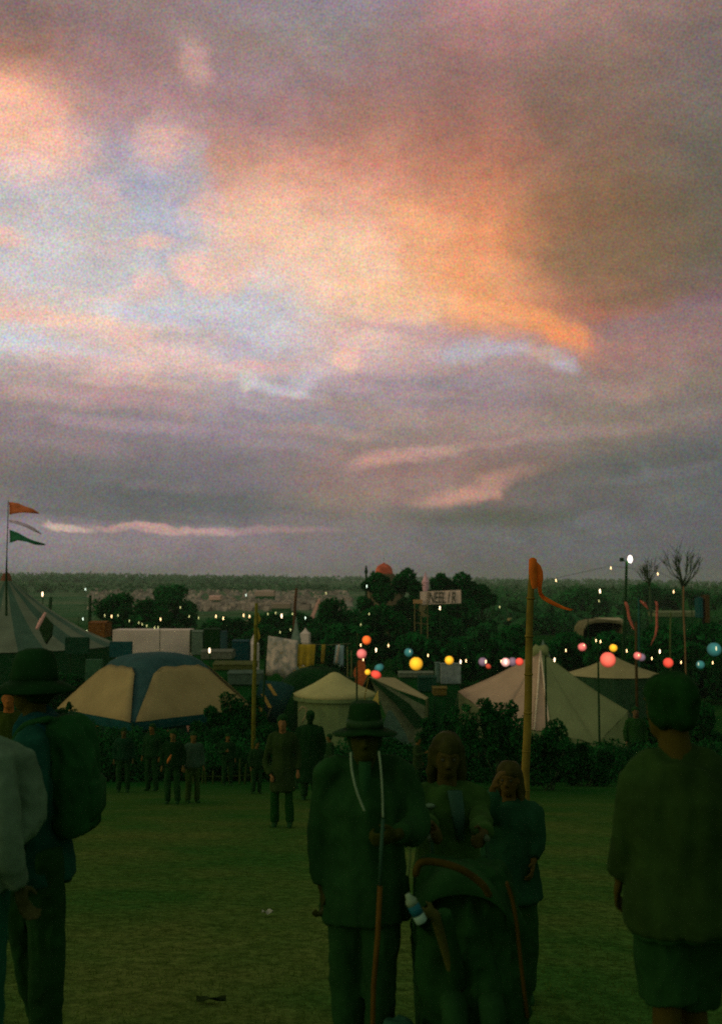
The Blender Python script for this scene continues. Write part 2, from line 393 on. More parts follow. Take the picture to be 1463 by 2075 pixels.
    def build(s, name, m, parent=None, label=None, smooth=False, loc=None, remesh=None, sm=0, bevel=0, fold=0):
        me = bpy.data.meshes.new(name)
        base = wloc(parent) if parent is not None else Vector(loc if loc is not None else (0, 0, 0))
        a = np.array(s.v, dtype=float) - np.array(base)
        me.from_pydata(a.tolist(), [], s.f); me.update()
        o = bpy.data.objects.new(name, me); COL.objects.link(o)
        if remesh:
            md = o.modifiers.new('r', 'REMESH'); md.mode = 'VOXEL'; md.voxel_size = remesh; md.use_smooth_shade = True
            if sm:
                ms = o.modifiers.new('s', 'SMOOTH'); ms.iterations = sm; ms.factor = .6
            dg = bpy.context.evaluated_depsgraph_get(); dg.update()
            me2 = bpy.data.meshes.new_from_object(o.evaluated_get(dg)); me2.name = name
            o.modifiers.clear(); o.data = me2; me = me2; smooth = True
            if fold:
                off = Vector((len(name) * 3.1, fold * 40, 0))
                nv = len(me.vertices); co_ = np.empty(nv * 3, dtype=np.float32); nr_ = np.empty(nv * 3, dtype=np.float32)
                me.vertices.foreach_get('co', co_); me.vertices.foreach_get('normal', nr_); ds_ = np.empty(nv)
                for iv, q_ in enumerate(co_.reshape(-1, 3).tolist()):
                    q = Vector(q_); a1 = mnoise.noise(Vector((q.x * 13, q.y * 13, q.z * 2.6)) + off); a2 = mnoise.noise(Vector((q.x * 16 + q.z * 6, q.y * 16, q.z * 9 - q.x * 5)) + off)
                    ds_[iv] = fold * (a1 + .35 * (1 - 2.2 * abs(a2)))
                me.vertices.foreach_set('co', (co_.reshape(-1, 3) + nr_.reshape(-1, 3) * ds_[:, None]).astype(np.float32).ravel()); me.update()
        if bevel:
            md = o.modifiers.new('b', 'BEVEL'); md.width = bevel; md.segments = 2; md.limit_method = 'ANGLE'
        me.materials.clear(); me.materials.append(m)
        if smooth: smooth_me(me)
        if parent is not None: o.parent = parent
        else: o.location = base
        if label: o['label'] = label
        return o

# ------------------------------------------------------------------ terrain
YT = [-400, -60, -20, 0, 45, 52, 60, 70, 85, 110, 300, 700, 1500, 2500, 3600]
ZL = [4, 5.5, 1.5, -1.6, -8.58, -9.45, -10.2, -10.9, -11.6, -12, -12, -12.5, 2, 17, -30]
ZR = [4, 5.5, 1.5, -1.6, -8.58, -9.45, -10.2, -10.9, -11.6, -12, -12, -12.5, -11.5, -9.5, -40]
def gz(x, y):
    t = min(1, max(0, .5 - x / max(900.0, .9 * abs(y) + 1)))
    z = np.interp(y, YT, ZL) * t + np.interp(y, YT, ZR) * (1 - t)
    z += -.03 * max(-12, min(12, x)) * max(0, 1 - abs(y) / 40)
    z += .03 * mnoise.noise(Vector((x * .35, y * .35, 0)))
    if y > 200: z += 3.0 * mnoise.noise(Vector((x * .003, y * .003, 3))) * min(1, (y - 200) / 600)
    return float(z)
ys = [-400, -200, -100, -60, -40, -25] + list(np.arange(-15, 20, .5)) + list(np.arange(20, 60, 1.0)) + list(np.arange(60, 130, 3.0)) + list(np.geomspace(130, 3600, 60))
NX = 121; g = []
for y in ys:
    hw = 40 + 1.1 * abs(y)
    g.append([(math.copysign(abs(t) ** 1.5, t) * hw, y, gz(math.copysign(abs(t) ** 1.5, t) * hw, y)) for t in np.linspace(-1, 1, NX)])
gm = bpy.data.materials.new('field_ground'); gm.use_nodes = True; t = gm.node_tree; n = t.nodes; b = n['Principled BSDF']
b.inputs['Roughness'].default_value = .95; b.inputs['Specular IOR Level'].default_value = .0
tcg = n.new('ShaderNodeTexCoord')
def gn(scale, detail=4, rough=.6):
    k = n.new('ShaderNodeTexNoise'); k.inputs['Scale'].default_value = scale; k.inputs['Detail'].default_value = detail; k.inputs['Roughness'].default_value = rough
    t.links.new(tcg.outputs['Object'], k.inputs['Vector']); return k.outputs['Fac']
def gr(src, a, bb, c0, c1):
    r = n.new('ShaderNodeValToRGB'); r.color_ramp.elements[0].position = a; r.color_ramp.elements[1].position = bb
    r.color_ramp.elements[0].color = c0; r.color_ramp.elements[1].color = c1; t.links.new(src, r.inputs[0]); return r.outputs[0]
def gmix(f, a, bb, mode='MIX'):
    k = n.new('ShaderNodeMix'); k.data_type = 'RGBA'; k.blend_type = mode; k.clamp_factor = True
    for i, v in ((0, f), (6, a), (7, bb)):
        if isinstance(v, (tuple, float, int)): k.inputs[i].default_value = v
        else: t.links.new(v, k.inputs[i])
    return k.outputs[2]
near = gmix(gr(gn(.45, 5), .36, .66, (0, 0, 0, 1), (1, 1, 1, 1)), A(30, 54, 16, 1.34), A(52, 60, 22, 1.34))
near = gmix(gr(gn(7, 5, .75), .4, .62, (0, 0, 0, 1), (1, 1, 1, 1)), gmix(1.0, near, (.72, .78, .7, 1), 'MULTIPLY'), near)
near = gmix(gr(gn(9, 12, .95), .44, .56, (0, 0, 0, 1), (1, 1, 1, 1)), gmix(1.0, near, (.32, .38, .32, 1), 'MULTIPLY'), near)
far = gr(gn(.011, 5, .62), .4, .58, A(26, 54, 26), A(54, 66, 40))
far = gmix(gr(gn(.035, 4, .7), .5, .6, (0, 0, 0, 1), (1, 1, 1, 1)), far, A(34, 62, 34))
sg = n.new('ShaderNodeSeparateXYZ'); t.links.new(tcg.outputs['Object'], sg.inputs[0])
mg = n.new('ShaderNodeMapRange'); t.links.new(sg.outputs[1], mg.inputs[0]); mg.inputs[1].default_value = 17; mg.inputs[2].default_value = 34
mid = gr(gn(.12, 4), .4, .6, A(6, 36, 6), A(18, 42, 10))  # ground colour darkened downslope to imitate the dark vignetting along its far edge
c = gmix(mg.outputs[0], near, mid)
mg2 = n.new('ShaderNodeMapRange'); t.links.new(sg.outputs[1], mg2.inputs[0]); mg2.inputs[1].default_value = 220; mg2.inputs[2].default_value = 420
c = gmix(mg2.outputs[0], c, far); t.links.new(c, b.inputs['Base Color'])
bp = n.new('ShaderNodeBump'); bp.inputs['Strength'].default_value = .5; bp.inputs['Distance'].default_value = .04
t.links.new(gn(11, 5, .7), bp.inputs['Height']); t.links.new(bp.outputs[0], b.inputs['Normal'])
o = MB().sheet(g).build('ground', gm, smooth=True); o['kind'] = 'structure'

# near grass
grass_m = mat('grass_blades', A(40, 56, 12), .9, .4, 1.2, grain=.4, trans=.3)
def blades(n_, y0, y1, hmin, hmax, wd):
    mb = MB()
    yy = RNG.uniform(0, 1, n_) ** 1.6 * (y1 - y0) + y0
    for y in yy:
        x = RNG.uniform(-1, 1) * (.42 * y + .6)
        a = RNG.uniform(0, math.pi); h = RNG.uniform(hmin, hmax); z = gz(x, y) - .005
        dx, dy = math.cos(a) * wd, math.sin(a) * wd; lx, ly = RNG.normal(0, .5, 2) * h
        mb.add([(x - dx, y - dy, z), (x + dx, y + dy, z), (x + lx, y + ly, z + h)], [(0, 1, 2)])
    return mb
tag(blades(42000, 2.6, 26, .012, .045, .004).build('grass', grass_m), 'short trampled grass over the sloping field', 'grass', kind='stuff')
litter = MB(); p = W(543, 1700, 9.2); p.z = gz(p.x, p.y) + .02
litter.sheet([[p + Vector((-.05 + .025 * i, .02 * j, .02 * math.sin(i * 2 + j) + .02)) for i in range(5)] for j in range(4)], (0, 0, .006))
tag(litter.build('litter', mat('white_paper', A(84, 88, 66), .7), loc=p), 'small crumpled white scrap lying on the grass', 'litter')
p = W(430, 1868, 6.2); p.z = gz(p.x, p.y) + .01
lf = MB(); lf.sheet([[p + Vector((-.09 + .03 * i, .03 * j * (1 - abs(i - 3) / 3.4), .02 + .015 * math.sin(i + 2 * j))) for i in range(7)] for j in (-1, 0, 1)], (0, 0, .006))
tag(lf.build('litter', mat('dark_leaf', A(20, 30, 8), .8), loc=p), 'dark curled leaf or rag on the open grass', 'litter')

# ------------------------------------------------------------------ foliage
def leaves_mesh(centres, radii, count, size, flat=.0, squash=1.0, up=0.0):
    """count leaf-sized quads spread through lobes, denser towards each lobe's surface"""
    k = RNG.integers(0, len(centres), count); C = np.array(centres)[k]; Rr = np.array(radii)[k]
    d = RNG.normal(0, 1, (count, 3)); d /= np.linalg.norm(d, axis=1)[:, None]
    r = RNG.uniform(.35, 1.06, count) ** .6
    P = C + d * r[:, None] * Rr
    a = RNG.normal(0, 1, (count, 3)); a[:, 2] += up * RNG.uniform(.5, 1.5, count); a /= np.linalg.norm(a, axis=1)[:, None]
    bb = np.cross(a, RNG.normal(0, 1, (count, 3))); bb /= np.linalg.norm(bb, axis=1)[:, None]
    s = size * RNG.uniform(.55, 1.4, count)[:, None]
    V = np.stack([P - a * s, P + bb * s * .5, P + a * s, P - bb * s * .5], 1).reshape(-1, 3)
    mb = MB(); mb.v = [tuple(v) for v in V]; mb.f = [(4 * i, 4 * i + 1, 4 * i + 2, 4 * i + 3) for i in range(count)]
    return mb
FOL = mat('foliage_dark', A(5, 37, 9, 1.75), .85, .6, .35, grain=.35, trans=.15)
FOL2 = mat('foliage_mid', A(12, 44, 15, 1.8), .85, .55, .3, grain=.35, trans=.15)
FOLN = mat('foliage_bush', A(6, 35, 8, 1.5), .85, .6, 1.2, grain=.35, trans=.1)
BARK = mat('bark', A(26, 38, 18, 1.3), .95, .3, 4, .6)
def tree(label, px, py_top, d, wpx, group, m=FOL, cnt=3800, leaf=.42, name='tree', squash=.95, px2=None, lobes=22, z0=None):
    top = W(px, py_top, d); z0 = gz(top.x, d) if z0 is None else z0; h = top.z - z0; rw = wpx / F * d / 2
    t = thing(name, label, 'tree', (top.x, d, z0), group)
    tr = MB(); pts = []; 
    for i in range(6): pts.append((top.x + .15 * h * .1 * math.sin(i * 1.7 + px), d + .1 * math.sin(i), z0 - .2 + h * .6 * i / 5))
    tr.tube(pts, [h * .035 * (1 - .11 * i) for i in range(6)], 8)
    crs = []; rrs = []
    ch = h * squash
    for i in range(lobes):
        a = random.uniform(0, 2 * math.pi); u = random.uniform(-.95, .95); q = math.sqrt(max(0, 1 - .8 * u * u)) * random.uniform(.3, .85)
        lr = rw * random.uniform(.28, .42)
        c = (top.x + math.cos(a) * q * rw * .85, d + math.sin(a) * q * rw * .8, z0 + h - ch / 2 + u * (ch / 2 - lr * .8))
        crs.append(c); rrs.append((lr, lr, lr * .85))
        if i % 2 == 0:
            b0 = Vector(pts[3]); tr.tube([b0, (b0 + Vector(c)) / 2 + Vector((0, 0, -.02 * h)), Vector(c)], [h * .014, h * .009, h * .004], 6)
    crs.append((top.x, d, z0 + h - rw * .38)); rrs.append((rw * .4, rw * .4, rw * .38))
    tr.build('trunk', BARK, t, smooth=True)
    leaves_mesh(crs, rrs, int(cnt * 1.35), leaf).build('crown', m, t)
    return t
TG = 'dark trees beyond the stalls'
tree('broad dark tree left of the tallest clump, beside the pale ramp', 680, 1212, 165, 118, TG, cnt=5200)
tree('tallest dark tree standing in front of the orange dome', 762, 1158, 172, 92, TG, cnt=5200)
tree('rounded dark tree just right of the orange dome', 826, 1152, 175, 84, TG, cnt=4600)
tree('dark tree directly behind the left end of the lettered banner', 893, 1162, 180, 60, TG, cnt=4000)
tree('wide rounded dark tree rising over the right end of the banner', 935, 1159, 178, 92, TG, cnt=5200)
tree('low dark tree sloping down right of the lettered banner', 975, 1184, 180, 74, TG, cnt=3600)
tree('low dark tree filling the gap under the lettered banner', 890, 1236, 150, 110, TG, cnt=4800, lobes=18)
tree('squat dark tree in front of the tallest clump', 772, 1225, 140, 120, TG, cnt=4800, lobes=18)
tree('dark tree between the banner and the orange pole', 985, 1262, 140, 110, TG, cnt=4200, m=FOL2)
tree('dim low tree behind the left bell tent roof', 1040, 1268, 130, 90, TG, cnt=4000, m=FOL)
TG2 = 'dark trees behind the pale trailer'
tree('dark bushy tree behind the left half of the pale trailer', 245, 1200, 190, 130, TG2, cnt=4800)
tree('tall dark tree behind the right half of the pale trailer', 352, 1182, 195, 110, TG2, m=FOL2, cnt=5000)
tree('dark tree between the trailer trees', 305, 1212, 185, 110, TG2, cnt=4600)
tree('low dark tree right of the pale trailer', 455, 1250, 180, 110, TG2, cnt=4000)
tree('low dark tree left of the bamboo pole top', 545, 1240, 190, 100, TG2, cnt=4000)
tree('low dark tree left of the pale ramp', 600, 1240, 190, 90, TG2, cnt=4000)
TG3 = 'trees on the right behind the lantern strings'
tree('low dim tree right of the orange streamer', 1120, 1240, 230, 120, TG3, m=FOL2, cnt=3600)
tree('bushy tree left of the floodlight post', 1180, 1190, 330, 110, TG3, m=FOL2, cnt=3600, leaf=.6)
tree('bushy tree right of the floodlight post', 1310, 1180, 320, 110, TG3, m=FOL2, cnt=3600, leaf=.6)
tree('dark bushy tree under the large bare tree', 1395, 1192, 320, 120, TG3, m=FOL, cnt=3600, leaf=.6)
tree('dark tree at the far right edge of the field', 1465, 1205, 300, 90, TG3, m=FOL, cnt=3400, leaf=.6)
tree('dark thicket tree behind the red paper lantern', 1350, 1268, 110, 130, TG3, m=FOL, cnt=5000)
tree('dark thicket tree behind the large teal lantern', 1440, 1262, 110, 120, TG3, m=FOL, cnt=5000)
tree('dark thicket tree behind the pale roofed shelter', 1240, 1280, 115, 120, TG3, m=FOL, cnt=4400)
tree('dark thicket tree behind the round pink lantern', 1160, 1282, 118, 110, TG3, m=FOL, cnt=4200)
for px_, py_, d_, w_, lb in ((700, 1262, 128, 130, 'low dark tree behind the orange and pink lanterns'), (840, 1282, 118, 130, 'low dark tree behind the large yellow lantern'), (930, 1290, 116, 120, 'low dark tree behind the square grey screen'),
        (1010, 1292, 112, 110, 'low dark tree behind the blush lantern'), (1090, 1300, 108, 90, 'low dark tree behind the bell tent peak'), (1300, 1292, 100, 120, 'low dark tree behind the two pink streamers'),
        (1395, 1300, 100, 130, 'low dark tree behind the deep red lantern'), (1470, 1290, 98, 110, 'low dark tree at the right edge behind the teal lanterns'), (640, 1276, 150, 110, 'low dark tree behind the printed cloth'), (540, 1266, 160, 110, 'low dark tree behind the bamboo pole')):
    tree(lb, px_, py_, d_, w_, TG, cnt=3600)
# bare trees
def bare(label, px, py_top, d, py_fork, wpx, seedn):
    rnd = random.Random(seedn); top = W(px, py_top, d); fork = W(px, py_fork, d); z0 = gz(top.x, d)
    t = thing('bare_tree', label, 'tree', (top.x, d, z0))
    tr = MB(); tr.tube([(fork.x, d, z0 - .3), (fork.x + .1, d, (z0 + fork.z) / 2), fork], [.3, .24, .17], 8); tr.build('trunk', BARK, t, smooth=True)
    br = MB(); H = top.z - fork.z; hw = wpx / F * d / 2
    for i in range(16):
        a = rnd.uniform(0, 2 * math.pi); sp = rnd.uniform(.1, 1); hh = H * (1 - .45 * sp * sp) * rnd.uniform(.8, 1.02)
        e = fork + Vector((math.cos(a) * sp * hw, math.sin(a) * sp * hw, hh)); st = fork + Vector((0, 0, rnd.uniform(0, .2) * H))
        m1 = st.lerp(e, .45) + Vector((math.cos(a) * hw * .14, math.sin(a) * hw * .14, -.03 * H))
        br.tube([st, m1, e], [.10, .06, .02], 5)
        for k in range(7):
            q = m1.lerp(e, rnd.uniform(0, .95)); u = Vector((rnd.uniform(-1, 1) * .22 * hw + math.cos(a) * .2 * hw, rnd.uniform(-1, 1) * .2 * hw, rnd.uniform(.1, .26) * H))
            br.tube([q, q + u * .5 + Vector((0, 0, -.02)), q + u], [.045, .03, .012], 4)
    br.build('branches', BARK, t, smooth=True)
bare('large bare tree with spreading branches against the sky', 1382, 1102, 150, 1196, 92, 3)
bare('small bare tree between the floodlight and the large bare tree', 1316, 1130, 170, 1188, 50, 5)

# bushes close to the tents
def bush(label, px, pyt, d, wpx, group, sprigs=0, cnt=3000, leaf=.09, m=FOLN, hmin=None):
    top = W(px, pyt, d); z0 = gz(top.x, d); h = top.z - z0; rw = wpx / F * d / 2
    t = thing('bush', label, 'bush', (top.x, d, z0), group)
    cs = []; rs = []
    for i in range(12):
        x = random.uniform(-.75, .75) * rw; lr = rw * random.uniform(.22, .38); zz = random.uniform(.1, .82) * h * (1 - .35 * (x / rw) ** 2)
        cs.append((top.x + x, d + random.uniform(-.4, .4) * min(rw, 1.5), z0 + zz)); rs.append((lr, lr * .8, lr * .8))
    st = MB()
    for i in range(7):
        c = Vector(cs[i]); st.tube([(top.x + random.uniform(-.2, .2), d, z0 - .1), (c + Vector((top.x, d, z0))) / 2, c], [.03, .02, .01], 5)
    for i in range(sprigs):
        x = top.x + random.uniform(-.85, .85) * rw; hh = h * random.uniform(.75, 1.0) * (1 - .25 * abs(x - top.x) / rw)
        lean = random.uniform(-.24, .24) * h; b0 = Vector((x, d + random.uniform(-.2, .2), z0 + h * .3)); e = Vector((x + lean, b0.y, z0 + hh))
        st.tube([b0, (b0 + e) / 2, e], [.015, .01, .005], 4)
        for k in range(5): cs.append(tuple(b0.lerp(e, .3 + .17 * k))); rs.append((leaf * random.uniform(1.6, 3.4), leaf * 2.2, leaf * random.uniform(1.6, 2.8)))
    st.build('stems', BARK, t, smooth=True)
    leaves_mesh(cs, rs, int(cnt * 1.6), leaf * .76, up=.6).build('leaves', m, t)
BG = 'bushes along the bottom edge of the field'
bush('dark bush with tall leafy sprigs in front of the cream bell tent', 1010, 1398, 34, 130, BG, 16, 5200, .085)
bush('dark leafy bush just right of the orange pole', 1110, 1458, 33, 110, BG, 8, 4200, .085)
bush('low dark bush in front of the bell tent wall', 1180, 1505, 36, 120, BG, 0, 3200)
bush('dark bush between the yellow tent and the striped cloth', 488, 1400, 44, 110, BG, 8, 4200, .11)
bush('dark bush covering the right wall of the yellow tent', 440, 1428, 43, 90, BG, 3, 3600, .11)
bush('low dark bush below the striped cloth', 545, 1452, 42, 110, BG, 4, 3600, .11)
bush('low dark bush behind the hatted man', 760, 1490, 40, 150, BG, 3, 4200, .11)
bush('low dark bush left of the tall sprigged bush', 905, 1440, 40, 110, BG, 4, 3800, .11)
bush('small dark bush beside the right end of the bell tent', 1290, 1440, 45, 90, BG, 3, 3600, .11)
bush('dark bush at the right edge behind the dark haired man', 1420, 1400, 45, 140, BG, 3, 4600, .12)
bush('dark rounded bush behind the wide brimmed hat', 150, 1345, 62, 190, BG, 0, 6000, .16)
bush('dark bush at the left edge behind the pale jacket', 20, 1360, 60, 120, BG, 2, 4200, .16)
bush('dim bush left of the yellow tent corner', 90, 1430, 50, 90, BG, 0, 4600, .14)
# long low hedge under the tents
hs = [(random.uniform(-16, 16), random.uniform(38.5, 42.5)) for _ in range(330)]
hedge = leaves_mesh([(x, y, gz(x, y) + .6 * random.uniform(.2, 1.8)) for x, y in hs], [(.8, .6, .6)] * 330, 70000, .075)
tag(hedge.build('hedge', FOLN, loc=(0, 40, gz(0, 40))), 'long low dark hedge along the bottom of the sloping field', 'hedge')
def tall_hedge(label, x0, x1, d, pyt, n_):
    cs = []; rs = []
    for i in range(n_):
        px = random.uniform(x0, x1); dd_ = d + random.uniform(-.8, .8); q = W(px, pyt + random.uniform(-12, 26), dd_); z0_ = gz(q.x, dd_); u = random.uniform(.05, 1)
        cs.append((q.x, dd_, z0_ + (q.z - z0_) * u)); rs.append((.55, .5, .5))
    q = W((x0 + x1) / 2, pyt, d); h_ = thing('hedge', label, 'hedge', (q.x, d, gz(q.x, d)))
    leaves_mesh(cs, rs, n_ * 220, .07).build('leaves', FOLN, h_)
tall_hedge('tall dark hedge below the yellow and blue tent', 185, 525, 42, 1500, 260)
tall_hedge('dark hedge at the far left below the circus tent', -60, 190, 44, 1462, 240)
tall_hedge('dark hedge between the hatted man and the orange pole', 760, 1090, 39, 1522, 180)
tall_hedge('dark hedge below the right end of the cream bell tent', 1090, 1480, 43, 1530, 200)
# small stakes of a fence
fp = thing('picket_fence', 'short broken row of pale stakes in front of the yellow tent bushes', 'fence', (W(450, 1590, 36).x, 36, gz(-5, 36)))
for i, (px, hpx) in enumerate([(392, 36), (410, 42), (418, 30), (432, 26), (450, 34), (466, 38), (486, 50), (496, 40), (512, 30)]):
    q = W(px, 1590, 36); z = gz(q.x, 36)
    MB().tube([(q.x, 36, z - .1), (q.x + .06 * math.sin(i * 2.1), 36, z + hpx / F * 36)], [.035, .03], 6).build('stake', mat('stake_wood', A(30, 44, 10, .9), .9), fp)
MB().tube([W(392, 1572, 36.05), W(450, 1574, 36.05), W(512, 1570, 36.05)], .02, 6).build('rail', MATS['stake_wood'], fp)
q = W(1205, 1543, 40); q.z = gz(q.x, 40)
fl = leaves_mesh([(q.x + dx, 40, q.z + .25 + dz) for dx, dz in ((-.2, 0), (.1, .08), (.3, -.03), (-.05, .12))], [(.17, .15, .12)] * 4, 500, .06)
tag(fl.build('plant_clump', mat('yellow_plant', A(80, 72, 20, 1.4), .8), loc=q), 'small yellowish plant clump on the grass below the bell tent', 'plant')

# ------------------------------------------------------------------ far hills: woods, hedgerows, campsite
def far_leaves(lines, size, m, name, label):
    cs = []; rs = []
    for (y, x0, x1, n_, h, jit) in lines:
        for i in range(n_):
            x = random.uniform(x0, x1); yy = y + random.uniform(-jit, jit); hh = h * random.uniform(.5, 1.25)
            cs.append((x, yy, gz(x, yy) + hh * .5)); rs.append((hh * .8, hh * .6, hh * .5))
    return tag(leaves_mesh(cs, rs, len(cs) * 5, size).build(name, m), label, 'woods', kind='stuff')
far_leaves([(2450, -1300, 1500, 1500, 11, 60), (2150, -1200, 1300, 500, 9, 120), (1700, -900, 900, 300, 9, 30), (1500, -800, -100, 220, 9, 20)], 4.0,
           mat('far_wood', A(34, 62, 36, 1.25), .9, .3, .01, grain=.3), 'far_woods', 'distant dark woods along the ridge line')
far_leaves([(1150, -700, 200, 420, 8, 14), (900, -420, -200, 120, 7, 12), (1010, -200, 60, 160, 8, 12), (1300, 100, 700, 300, 8, 90), (520, 30, 330, 420, 8, 60), (700, 80, 430, 420, 9, 70), (900, 150, 560, 300, 8, 70), (350, 20, 110, 160, 7, 20), (250, 30, 130, 160, 5, 20)], 2.2,
           mat('hedgerow', A(20, 50, 20, 1.25), .9, .3, .03, grain=.3), 'hedgerows', 'hedgerows and scrub across the far valley')
camp = MB()
for i in range(1100):
    y = random.uniform(430, 1000) if i % 3 else random.uniform(430, 620); x = random.uniform(-.27, -.01) * y; z = gz(x, y); s_ = random.uniform(.8, 2.0); r_ = random.uniform(0, 3.1)
    dx, dy = math.cos(r_) * s_ * 1.3, math.sin(r_) * s_ * 1.3; ex, ey = -math.sin(r_) * s_, math.cos(r_) * s_; hh = random.uniform(1.3, 3.0)
    camp.add([(x - dx - ex, y - dy - ey, z), (x - dx + ex, y - dy + ey, z), (x - dx, y - dy, z + hh), (x + dx - ex, y + dy - ey, z), (x + dx + ex, y + dy + ey, z), (x + dx, y + dy, z + hh)],
             [(0, 1, 2), (3, 5, 4), (0, 2, 5, 3), (1, 4, 5, 2)])
CM = mat('camp_canvas', A(92, 84, 66, .9), .8, .6, .09, grain=.5)
tag(camp.build('distant_campsite', CM), 'distant hillside campsite reading as a mass of tiny tents', 'campsite', kind='stuff')
def slab(name, label, cat, x0, x1, y0, y1, d, col, depth=4.0, group=None, roof=None):
    a = W(x0, y0, d); b_ = W(x1, y1, d); zt, zb = a.z, b_.z; zg = gz((a.x + b_.x) / 2, d)
    t = thing(name, label, cat, ((a.x + b_.x) / 2, d, zg), group)
    zb = max(zb, zg + .02)
    MB().box(((a.x + b_.x) / 2, d + depth / 2, (zt + zb) / 2), (b_.x - a.x, depth, zt - zb)).build('wall', col, t, bevel=.05)
    MB().box(((a.x + b_.x) / 2, d + depth / 2 + .05, (zb + zg) / 2 - .01), (b_.x - a.x - .2, depth - .2, zb - zg - .02)).build('base', mat('stall_base', A(8, 38, 10, 1.5), .9, .4, 1), t)
    r = MB().sheet([[(a.x - .04, d - .05, zt + .004), (b_.x + .04, d - .05, zt + .004)], [(a.x - .04, d + depth / 2, zt + .06 * depth), (b_.x + .04, d + depth / 2, zt + .06 * depth)], [(a.x - .04, d + depth + .05, zt + .004), (b_.x + .04, d + depth + .05, zt + .004)]], (0, 0, .05))
    r.build('roof', roof or col, t)
    return t
slab('marquee', 'long pale marquee alone on the distant hillside', 'marquee', 517, 555, 1199, 1208, 620, mat('pale_far', A(116, 98, 76, .9), .8), 12)
slab('marquee', 'small pinkish marquee above the campsite on the left hillside', 'marquee', 424, 446, 1209, 1216, 560, mat('pink_far', A(150, 106, 84), .8), 10)
slab('marquee', 'pinkish marquee in the campsite right of the bamboo pole', 'marquee', 550, 588, 1224, 1233, 420, mat('pink_far2', A(96, 84, 62, .9), .8), 9)
slab('marquee', 'small pale marquee below the campsite lights', 'marquee', 490, 502, 1261, 1267, 240, mat('pale_far3', A(110, 96, 66), .8), 5)
slab('shed', 'low tan shed beyond the dark trees, left of the orange pole', 'shed', 1020, 1068, 1258, 1266, 280, mat('tan_far', A(84, 74, 34), .8), 9)
slab('shed', 'tan shed roof on the far valley floor right of the broad tree gap', 'shed', 1215, 1262, 1257, 1262, 160, mat('tan_far2', A(104, 98, 66), .8), 5)
slab('shed', 'long low pale shed under the large bare tree', 'shed', 1330, 1418, 1242, 1250, 200, mat('tan_far4', A(62, 70, 40), .8), 6)
# pale ramp beside the broad tree
rp = thing('ramp', 'narrow pale sloping ramp beside the broad dark tree', 'ramp', (W(640, 1250, 210).x, 210, gz(-9, 210)))
MB().sheet([[W(645, 1213, 212), W(650, 1213, 212)], [W(626, 1256, 208), W(634, 1256, 208)]], (0, 0, -.3)).build('deck', mat('ramp_pale', A(120, 92, 70), .8), rp)
for px, py in ((648, 1213), (637, 1236), (629, 1256)):
    q = W(px, py, 210); MB().tube([(q.x, 210, gz(q.x, 210)), (q.x, 210, q.z - .3)], .12, 6).build('post', MATS['ramp_pale'], rp)
# orange dome, spire, pink tower behind the trees
dm = W(778, 1140, 230); zg = gz(dm.x, 230)
dt = thing('domed_tent', 'orange domed tent top showing above the tallest dark tree', 'tent', (dm.x, 230, zg))
prof = [(2.05, -2.6), (2.02, -2.1), (1.85, -1.4), (1.45, -.8), (.85, -.4), (.3, -.2), (.05, .1)]
MB().lathe((dm.x, 230, dm.z), prof, 20).build('dome', mat('orange_dome', A(128, 62, 38, .9), .7, .35, .8), dt, smooth=True)
MB().lathe((dm.x, 230, zg), [(6, 0), (6, 4), (2.4, dm.z - 2.6 - zg)], 20).build('lower_canvas', mat('dome_low', A(60, 52, 30), .8), dt)
MB().tube([(dm.x, 230, dm.z + .4), (dm.x, 230, dm.z + 1.1)], .06, 6).build('finial', BARK, dt)
sp_ = W(742, 1146, 200); zg = gz(sp_.x, 200)
MBs = MB(); MBs.tube([(sp_.x, 200, zg), (sp_.x, 200, sp_.z - 1.6), (sp_.x, 200, sp_.z - 1.4), (sp_.x, 200, sp_.z)], [.25, .22, .38, .12], 8)
tag(MBs.build('finial_post', mat('dark_post', A(14, 34, 12), .9), loc=(sp_.x, 200, zg)), 'thin dark post poking above the tree left of the orange dome', 'post')
pk = W(862, 1158, 240); zg = gz(pk.x, 240)
pt = thing('pointed_tower', 'pinkish pointed tower top in the gap between two dark trees', 'tower', (pk.x, 240, zg))
MB().lathe((pk.x, 240, pk.z), [(.05, 0), (.35, -1.2), (.95, -2.6)], 8).build('spire', mat('pink_tower', A(140, 104, 96), .8), pt)
MB().lathe((pk.x, 240, pk.z - 2.6), [(.8, 0), (.9, zg - pk.z + 2.6)], 8).build('shaft', MATS['pink_tower'], pt)
# lettered banner on a stage frame
bd = 135
a_, b_ = W(851, 1197, bd), W(934, 1224, bd); cxm = (a_.x + b_.x) / 2; zg = gz(cxm, bd)
bn = thing('banner', 'pale lettered banner stretched on a frame in front of the dark trees', 'banner', (cxm, bd, zg))
rowsb = [[(x, bd + .06 * math.sin(x * 3), z + .12 * ((x - cxm) / 2.8)) for x in np.linspace(a_.x, b_.x, 12)] for z in np.linspace(b_.z, a_.z, 4)]
MB().sheet(rowsb, (0, .04, 0)).build('cloth', mat('banner_cloth', A(138, 112, 88, 1.1), .8, .25, 1.5), bn)
tx = bpy.data.curves.new('lettering', 'FONT'); tx.body = "INEEL I R"; tx.size = 1.62; tx.shear = .18; tx.extrude = .01; tx.align_x = 'CENTER'; tx.align_y = 'CENTER'; tx.space_character = .92
to = bpy.data.objects.new('lettering', tx); COL.objects.link(to); dg = bpy.context.evaluated_depsgraph_get()
tm = bpy.data.meshes.new_from_object(to.evaluated_get(dg)); bpy.data.objects.remove(to)
co = np.array([v.co[:] for v in tm.vertices]); co[:, 0] -= (co[:, 0].max() + co[:, 0].min()) / 2; co[:, 1] -= (co[:, 1].max() + co[:, 1].min()) / 2
co[:, 0] *= 3.9 / (co[:, 0].max() - co[:, 0].min()); co[:, 1] *= 1.45 / (co[:, 1].max() - co[:, 1].min())
